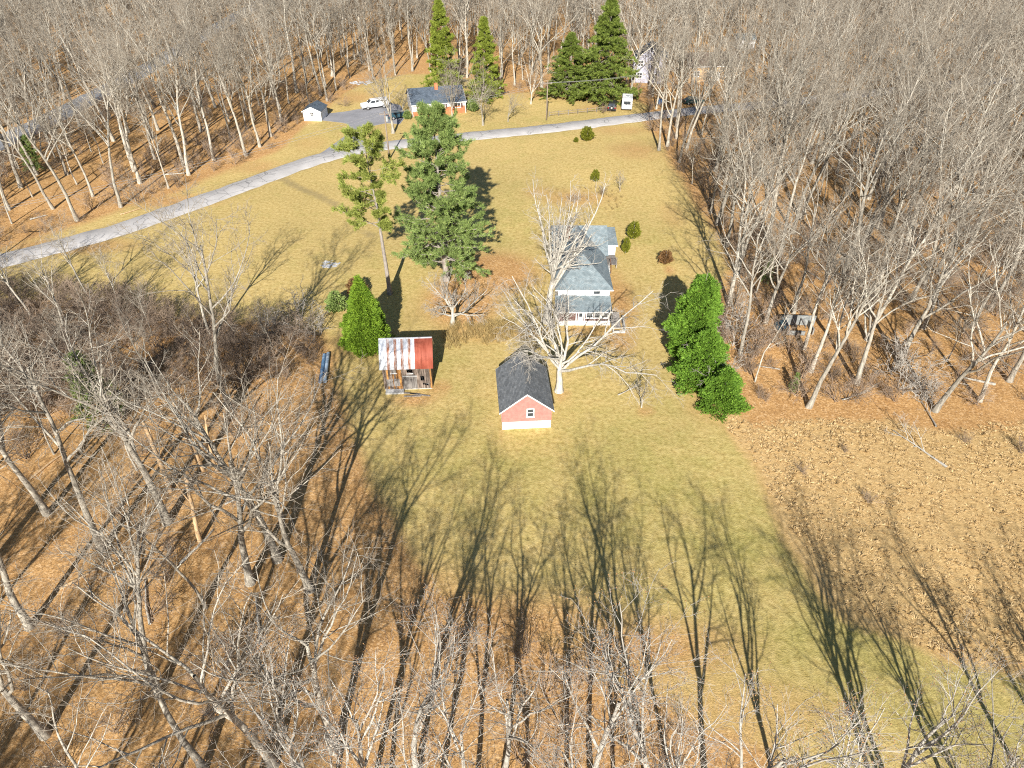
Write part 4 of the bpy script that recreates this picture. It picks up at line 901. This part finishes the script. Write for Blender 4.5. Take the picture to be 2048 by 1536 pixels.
# --- gabled building helper (ridge along x unless gable_front)
def gabled(name, label, cat, loc, rz, Wd, Dpt, E, RZ, wall, roof, front_gable=False, ov=.3):
    b_ = thing(name, label, cat, loc, rz)
    if front_gable:
        MB().slab([(-Wd/2, 0, 0), (Wd/2, 0, 0), (Wd/2, 0, E), (0, 0, RZ - .06), (-Wd/2, 0, E)], Dpt, (0, 1, 0)).build('wall', M[wall], b_)
        k = (RZ - E) / (Wd / 2)
        for sx in (-1, 1):
            roof_plane(b_, 'roof', [(0, -ov, RZ + .06), (0, Dpt + ov, RZ + .06), (sx * (Wd/2 + ov), Dpt + ov, E - ov * k + .06), (sx * (Wd/2 + ov), -ov, E - ov * k + .06)], .1, roof)
            MB().slab([(0, -ov - .03, RZ + .05), (sx * (Wd/2 + ov), -ov - .03, E - ov * k + .05), (sx * (Wd/2 + ov), -ov - .03, E - ov * k - .10), (0, -ov - .03, RZ - .11)], .028, (0, 1, 0)).build('rake_trim', M['white'], b_)
    else:
        MB().slab([(-Wd/2, 0, 0), (-Wd/2, Dpt, 0), (-Wd/2, Dpt, E), (-Wd/2, Dpt/2, RZ - .06), (-Wd/2, 0, E)], Wd, (1, 0, 0)).build('wall', M[wall], b_)
        k = (RZ - E) / (Dpt / 2)
        for y0, sg in ((0, -1), (Dpt, 1)):
            roof_plane(b_, 'roof', [(-Wd/2 - ov, y0 + sg * ov, E - ov * k + .06), (Wd/2 + ov, y0 + sg * ov, E - ov * k + .06), (Wd/2 + ov, Dpt/2, RZ + .06), (-Wd/2 - ov, Dpt/2, RZ + .06)], .1, roof)
        MB().box(-Wd/2 - ov, Wd/2 + ov, -ov - .04, -ov - .005, E - ov * k - .12, E - ov * k + .05).build('eave_trim', M['white'], b_)
        for sx in (-1, 1): MB().slab([(sx * (Wd/2 + ov + .003), -ov, E - ov * k + .04), (sx * (Wd/2 + ov + .003), Dpt/2, RZ + .04), (sx * (Wd/2 + ov + .003), Dpt/2, RZ - .12), (sx * (Wd/2 + ov + .003), -ov, E - ov * k - .12)], .03, (sx, 0, 0)).build('rake_trim', M['white'], b_)
    return b_
q = G(879, 229); fh = gabled('ranch_house', 'white ranch house with brick base and dark blue-grey roof across the road', 'house', (q.x, q.y, 0), R_(15), 11.0, 8.2, 2.45, 4.5, 'white_wall', 'roof_blue')
MB().box(-5.52, 5.52, -.06, -.004, 0, .95).build('brick_base', M['brick'], fh); MB().box(-.5, 5.45, -.05, -.003, .96, 1.5).build('brick_panel', M['brick'], fh)
MB().box(-.2, .5, 3.2, 3.9, 3.6, 5.35).build('chimney', M['brick'], fh)
for (x0, x1) in ((-4.2, -3.0), (.2, 1.3), (3.2, 4.6)):
    window(fh, x0, x1, 0.0, 1.15, 2.15, 2, 1, .08)
    for s0 in (x0 - .42, x1 + .08): MB().box(s0, s0 + .34, -.05, -.004, 1.15, 2.15).build('shutter', M['porch_brown'], fh)
MB().box(-1.9, -1.0, -.06, -.004, .2, 2.2).build('door', M['white'], fh); MB().box(-2.2, -.7, -1.2, -.07, 0, .2).build('step', M['concrete'], fh)
for sx in (-1, 1): MB().box(sx * 5.6 - .05, sx * 5.6 + .05, -.25, -.15, 0, 2.3).build('downspout', M['white'], fh)
q = G(626, 242); ws = gabled('garden_shed', 'small white gabled shed with dark roof at the driveway end', 'shed', (q.x, q.y, 0), R_(-4), 3.7, 4.4, 1.95, 2.8, 'white_wall', 'roof_blue', True, .2)
window(ws, -.35, .35, 0.0, 1.0, 1.7, 2, 2, .06)
q = G(1294, 166); hl = gabled('lilac_house', 'grey-lilac two-storey house among the trees behind the spruce', 'house', (q.x, q.y, 0), R_(-12), 7.5, 8, 5.2, 7.6, 'lilac', 'roof_blue', True)
for x0 in (-2.6, .9):
    for z0 in (1.0, 3.6): window(hl, x0, x0 + 1.3, 0.0, z0, z0 + 1.3, 2, 2, .1)
q = G(1425, 163); ht = gabled('tan_house', 'tan-sided house half hidden by bare trunks past the camper', 'house', (q.x, q.y, 0), R_(6), 12, 8, 3.6, 5.6, 'tan', 'roof_brown')
for x0 in (-4.8, -1.2, 2.6): window(ht, x0, x0 + 1.3, 0.0, 1.2, 2.5, 2, 2, .1)
MB().box(.6, 1.6, -.06, -.004, .1, 2.2).build('door', M['white'], ht)
q = G(1490, 97); gabled('white_outbuilding', 'distant small white outbuilding with pale blue roof in the woods', 'shed', (q.x, q.y, 0), 0, 5, 4, 2.4, 3.4, 'white_wall', 'roof_grey')

M['old_block'] = simple('old_block', (.13, .14, .14), (.30, .31, .30), 2.5, .9, bmp=(8, .4, .02))
# --- derelict block shell in the woods
q = G(1606, 672); rn = thing('ruined_shed', 'roofless grey block ruin with teal panel among trees behind the holly', 'ruin', (q.x, q.y, 0), R_(-3))
MB().box(-1.9, 1.9, 2.3, 2.45, 0, 1.3).build('wall', M['old_block'], rn); MB().box(-1.9, -1.72, .1, 2.29, 0, 1.1).build('wall', M['old_block'], rn); MB().box(1.1, 1.25, .3, 2.29, 0, .8).build('wall', M['old_block'], rn)
MB().box(-1.7, .2, .1, .25, 0, .55).build('wall', M['old_block'], rn); MB().slab([(-2.6, .4, .0), (-1.95, .2, 1.1), (-1.95, 2.3, 1.3), (-2.7, 2.4, .0)], .05, (-.6, 0, -.3)).build('leaning_panel', M['teal_board'], rn)
for x in (-.9, .1): MB().box(x, x + .12, .3, 2.28, .95, 1.07).build('beam', M['board_grey'], rn)

# --- pipes and rubble
for (a, c, mt, lab) in (((641, 767), (649.5, 712), 'pipe', 'darker blue-grey drain pipe lying beside a paler one'), ((650, 766), (657, 709), 'pipe_light', 'paler grey drain pipe nearer the bright evergreen')):
    A, Bq = G(*a), G(*c); ln = (Bq - A).length; n_ = 90; P = np.zeros((1, n_ + 1, 3)); P[0, :, 0] = np.linspace(0, ln, n_ + 1)
    Rr = .19 + .012 * (np.arange(n_ + 1) % 2)[None]; V, F = tubes(P, Rr, 16); me = make_mesh('drain_pipe', V, [F], [M[mt]], True); o = link('drain_pipe', me, None, (A.x, A.y, .19), (0, 0, math.atan2(Bq.y - A.y, Bq.x - A.x)))
    md = o.modifiers.new('wall', 'SOLIDIFY'); md.thickness = .025; tag(o, lab, 'pipe')
rk = np.random.default_rng(3); cq = G(660, 528)
stn = []
for i in range(3):
    V = nrm(rk.normal(size=(14, 3))); import bmesh as _b
    bm = _b.new(); [bm.verts.new(v) for v in V * [1, 1, .45] * rk.uniform(.75, 1.1, (14, 1))]; _b.ops.convex_hull(bm, input=bm.verts); me = bpy.data.meshes.new('stone'); bm.to_mesh(me); bm.free(); me.materials.append(M['ash']); stn.append(me)
hp = thing('rubble_heap', 'pale grey rubble patch on the lawn near thin pine', 'rubble', (cq.x, cq.y, 0))
for k in range(90):
    a = rk.uniform(0, 6.28); rr3 = math.sqrt(rk.uniform(0, 1)); x = 1.35 * rr3 * math.cos(a); y = 1.2 * rr3 * math.sin(a)
    if x > .2 and y > .35: continue
    s = rk.uniform(.10, .26); link('stone', stn[k % 3], hp, (x, y, .02), (0, 0, rk.uniform(0, 6)), (s, s, s * .6))
cq = G(722, 166); hp = thing('gravel_heap', 'pale heap of stone behind the white pickup by the woods', 'rubble', (cq.x, cq.y, 0))
for k in range(40):
    a = rk.uniform(0, 6.28); rr3 = math.sqrt(rk.uniform(0, 1)); s = rk.uniform(.25, .5); link('stone', stn[k % 3], hp, (2.6 * rr3 * math.cos(a), 2.0 * rr3 * math.sin(a), .05), (0, 0, rk.uniform(0, 6)), (s, s, s * .6))

# --- vehicles
def wheel(parent, x, y, r_, wd):
    ty = MB().bar((x, y - wd / 2, r_), (x, y + wd / 2, r_), r_, 18).build('wheel', M['rubber'], parent)
    s = -1 if y < 0 else 1
    MB().bar((x, y + s * (wd / 2 - .02), r_), (x, y + s * (wd / 2 + .012), r_), r_ * .58, 14).build('hub', M['chrome'], ty)
def prism(prof, y0, y1, inset=0.0, zin=1.0):
    """side profile (x, z) pulled across the car; points above zin lean in"""
    mb = MB(); n = len(prof); 
    def yy(y, z, s): return y - s * (inset * max(0, z - zin))
    a = [(x, yy(y0, z, -1), z) for x, z in prof]; c = [(x, yy(y1, z, 1), z) for x, z in prof]
    mb.v = a + c; mb.f = [tuple(range(n)), tuple(range(2 * n - 1, n - 1, -1))] + [(i, i + n, (i + 1) % n + n, (i + 1) % n) for i in range(n)]; return mb
def bev(o, w_=.05):
    m_ = o.modifiers.new('bevel', 'BEVEL'); m_.width = w_; m_.segments = 2; m_.limit_method = 'ANGLE'; return o
def car(name, label, loc, rz, paint, L_=4.5, W=1.8, kind='car'):
    c = thing(name, label, 'car' if kind != 'pickup' else 'truck', loc, rz); h = W / 2
    if kind == 'pickup':
        body = [(-2.9, .5), (2.85, .5), (2.9, .75), (2.85, 1.12), (1.55, 1.22), (-2.9, 1.22)]; cab = [(1.5, 1.2), (.75, 1.86), (-.95, 1.9), (-1.0, 1.2)]; cap = [(-1.05, 1.2), (-1.05, 1.84), (-2.86, 1.84), (-2.88, 1.2)]
    elif kind == 'suv':
        body = [(-2.2, .4), (2.2, .4), (2.25, .8), (2.15, 1.05), (1.0, 1.15), (-2.2, 1.15)]; cab = [(1.05, 1.13), (.45, 1.75), (-2.1, 1.78), (-2.2, 1.13)]; cap = None
    else:
        body = [(-2.2, .35), (2.2, .35), (2.25, .65), (2.1, .88), (1.0, .98), (-1.6, .98), (-2.2, .92)]; cab = [(1.05, .96), (.35, 1.42), (-1.1, 1.42), (-1.75, .96)]; cap = None
    bev(prism(body, -h, h, .12, .9).build('body', M[paint], c), .07); bev(prism(cab, -h + .06, h - .06, .22, 1.0).build('cabin', M[paint], c), .05)
    if cap: bev(prism(cap, -h + .05, h - .05, .12, 1.2).build('bed_cap', M[paint], c), .06)
    (x0, z0), (x1, z1), (x2, z2), (x3, z3) = cab; lw = z1 - z0
    def on(xa, za, s, out=.012): return (xa, s * (h - .06 - .22 * max(0, za - 1.0) + out), za)
    for s in (-1, 1):
        m = (x1 + x2) / 2
        for (a, bq, cq_, dq) in (((x0 - .25, z0 + .1), (x1 - .02, z1 - .12), (m + .06, z1 - .12), (m + .06, z0 + .1)), ((m - .06, z0 + .1), (m - .06, z1 - .12), (x2 + .12, z2 - .12), (x3 + .25, z3 + .1))):
            MB().poly([on(*a, s), on(*bq, s), on(*cq_, s), on(*dq, s)]).build('side_window', M['glass'], c)
        if cap:
            for xa in (-1.2, -2.05): MB().poly([(xa, s * (h - .09 + .012), 1.42), (xa, s * (h - .105 + .012), 1.7), (xa - .65, s * (h - .105 + .012), 1.7), (xa - .65, s * (h - .09 + .012), 1.42)]).build('side_window', M['glass'], c)
        for xw in ((1.75, -1.75) if kind == 'pickup' else (1.4, -1.35)): wheel(c, xw, s * (h - .1), .40 if kind == 'pickup' else .35, .24)
        MB().box(body[2][0] - .02, body[2][0] + .03, s * (h - .25) - .16, s * (h - .25) + .16, .72, .9).build('headlight', M['chrome'], c)
        MB().box(body[0][0] - .03, body[0][0] + .02, s * (h - .18) - .1, s * (h - .18) + .1, .75, 1.0).build('tail_light', M['lamp_red'], c)
        MB().box(x0 - .35, x0 - .22, s * (h - .02), s * (h + .14), z0 + .1, z0 + .26).build('mirror', M[paint], c)
    e = .015; dx, dz = x1 - x0, z1 - z0
    MB().poly([(x0 + dx * .12 + e, -h + .2, z0 + dz * .12 + e), (x0 + dx * .12 + e, h - .2, z0 + dz * .12 + e), (x0 + dx * .88 + e, h - .26, z0 + dz * .88 + e), (x0 + dx * .88 + e, -h + .26, z0 + dz * .88 + e)]).build('windscreen', M['glass'], c)
    xr = x3 if not cap else -2.88
    MB().poly([(xr - .02, -h + .22, 1.3 if kind != 'car' else 1.0), (xr - .02, h - .22, 1.3 if kind != 'car' else 1.0), ((x2 if not cap else -2.86) - .02, h - .3, z2 - .15), ((x2 if not cap else -2.86) - .02, -h + .3, z2 - .15)]).build('rear_window', M['glass'], c)
    MB().box(body[2][0] - .05, body[2][0] + .08, -h + .05, h - .05, .42, .6).build('bumper', M['chrome' if kind == 'pickup' else paint], c); MB().box(body[0][0] - .1, body[0][0] + .03, -h + .05, h - .05, .42, .6).build('bumper', M['chrome' if kind == 'pickup' else paint], c)
    return c
q = G(750, 216); car('pickup_truck', 'white pickup truck with white bed cap parked on the driveway', (q.x, q.y, .04), R_(180 + 24), 'car_white', kind='pickup', W=1.95)
q = G(1224, 218); sv = car('parked_car', 'black car with rear spare wheel parked beside the camper', (q.x, q.y, .0), R_(80), 'car_black', kind='suv')
MB().bar((-2.24, 0, .95), (-2.42, 0, .95), .33, 16).build('spare_wheel', M['rubber'], sv); MB().bar((-2.42, 0, .95), (-2.44, 0, .95), .2, 14).build('spare_wheel_cover', M['chrome'], sv)
q = G(1386, 207); car('parked_car', 'dark green car beside the road among bare trunks', (q.x, q.y, 0), R_(10), 'car_green', kind='car')
q = G(796, 236); car('parked_car', 'dark teal car in tree shade at the ranch house corner', (q.x, q.y, .04), R_(30), 'car_teal', kind='car')
q = G(1253, 222); cp = thing('camper_trailer', 'white camper trailer with dark rear window at the road edge', 'trailer', (q.x, q.y, 0), R_(82))
prof = [(0.0, .45), (4.6, .45), (4.95, 1.0), (4.7, 1.9), (4.1, 2.45), (.35, 2.5), (.0, 2.2)]
bev(prism(prof, -1.1, 1.1).build('body', M['car_white'], cp), .1)
MB().box(-.03, -.006, -.7, .7, 1.35, 2.0).build('rear_window', M['glass'], cp)
for s in (-1, 1):
    MB().box(1.0, 2.2, s * 1.106 - .008, s * 1.106 + .008, 1.4, 2.0).build('side_window', M['glass'], cp); MB().box(-.03, -.006, s * .9 - .08, s * .9 + .08, .7, .85).build('tail_light', M['lamp_red'], cp); wheel(cp, 2.3, s * 1.0, .32, .2)
MB().box(-.12, -.005, -1.05, 1.05, .42, .56).build('bumper', M['chrome'], cp); MB().bar((4.8, 0, .5), (6.0, 0, .5), .05).build('tow_bar', M['steel'], cp); MB().box(1.6, 2.3, -.35, .35, 2.49, 2.62).build('roof_vent', M['steel'], cp)
q = G(1319, 208); bn = thing('rubbish_bin', 'blue wheeled bin beside the road among bare trunks', 'bin', (q.x, q.y, 0), .3)
MB().slab([(-.28, -.3, .02), (.28, -.3, .02), (.28, .3, .02), (-.28, .3, .02)], 1.0, (0, 0, 1)).build('body', M['bin_blue'], bn); MB().box(-.32, .32, -.34, .36, 1.03, 1.1).build('lid', M['bin_blue'], bn)

# --- poles, wires and fence
def pole(u, v, h, label, tr=False):
    q = G(u, v); p_ = thing('utility_pole', label, 'pole', (q.x, q.y, 0)); MB().bar((0, 0, -.4), (0, 0, h), .15, 10, .10).build('shaft', M['pole_wood'], p_, True)
    MB().box(-.9, .9, -.06, .06, h - .55, h - .42).build('cross_arm', M['pole_wood'], p_)
    for x in (-.8, .8): MB().bar((x, 0, h - .42), (x, 0, h - .25), .04, 8).build('insulator', M['steel'], p_)
    if tr: MB().bar((.32, 0, h - 1.7), (.32, 0, h - .85), .22, 12).build('transformer', M['steel'], p_)
    return Vector((q.x, q.y, h - .27))
p1 = pole(779, 318, 8.4, 'utility pole with grey transformer by the road behind the thin pine', True); p2 = pole(1093, 240, 7.6, 'plain utility pole on the verge beside the low fence'); p3 = pole(-60, 556, 8.4, 'utility pole by the road at the near end of the woods'); p4 = pole(1340, 215, 8.2, 'utility pole among trunks past the camper')
def wire(a, c, dx, sag, lab):
    a = a + Vector((dx, 0, 0)); c = c + Vector((dx, 0, 0)); n_ = 24; t = np.linspace(0, 1, n_ + 1)[:, None]; P = np.array(a)[None] * (1 - t) + np.array(c)[None] * t; P[:, 2] -= sag * 4 * (t * (1 - t))[:, 0]
    V, F = tubes(P[None], np.full((1, n_ + 1), .018), 4); tag(link('power_line', make_mesh('power_line', V, [F], [M['wire']])), lab, 'wire', lab)
for dx in (-.8, .8):
    wire(p3, p1, dx, 1.0, 'thin power line along the road between woods and transformer pole'); wire(p1, p2, dx, .7, 'thin power line from transformer pole to the plain pole'); wire(p2, p4, dx, .6, 'thin power line past the dark spruces to the camper')
A, Bq = G(1098, 233), G(1212, 222); fe = thing('rail_fence', 'low grey rail fence in front of the dark spruces', 'fence', (A.x, A.y, 0), math.atan2(Bq.y - A.y, Bq.x - A.x)); ln = (Bq - A).length; n_ = 6
for i in range(n_ + 1): MB().box(i * ln / n_ - .06, i * ln / n_ + .06, -.06, .06, -.1, 1.05).build('post', M['board_grey'], fe)
for i in range(n_):
    for z in (.4, .85): MB().box(i * ln / n_ + .065, (i + 1) * ln / n_ - .065, -.03, .03, z - .05, z + .05).build('rail', M['pole_wood'], fe)

# --- fallen timber
fb = proto(bare_tree(650, 6, .09, .3, .8, 6, (25, 50), .35, .0, (4, 4, 2), twr=.011), PALE)
for k, (u, v, s, az, lab) in enumerate([(1885, 930, 1.1, 2.0, 'long fallen pale branch lying from the thicket out over meadow'), (1870, 850, .8, 1.4, 'shorter fallen branch at the meadow top'), (1690, 800, .7, .3, 'pale fallen branch on leaves in front of the ruin'), (250, 1220, .7, 1.9, 'fallen branch on orange leaves of the near woods'), (1240, 790, .6, .5, 'twiggy fallen branch on the lawn beside the garage tree')]):
    q = G(u, v); plant(fb, 'fallen_branch', lab, 'branch', (q.x, q.y, .12), az, s, (R_(0), R_(88)))
lg = np.random.default_rng(9)
for k in range(16):
    u, v = [(120, 1180), (300, 1250), (520, 1290), (60, 960), (450, 1010), (360, 1130), (1700, 700), (1560, 740), (1880, 620), (1960, 690), (1640, 560), (1990, 770), (180, 400), (330, 350), (60, 440), (240, 430)][k]
    q = G(u, v); P0 = grow(lg, np.zeros((1, 3)), np.array([[1., 0, 0]]), np.array([lg.uniform(2, 5)]), 6, .06, .0); P0[..., 2] = 0
    V, F = tubes(P0, radii(np.array([lg.uniform(.07, .16)]), 6, .5), 7)
    tag(link('log', make_mesh('log', V, [F], [M['snag' if k % 3 == 0 else 'bark_pale']], True), None, (q.x, q.y, .1), (0, 0, lg.uniform(0, 3.1))), 'fallen log on the brown leaves of the woodland floor', 'log', 'fallen logs in the woods')
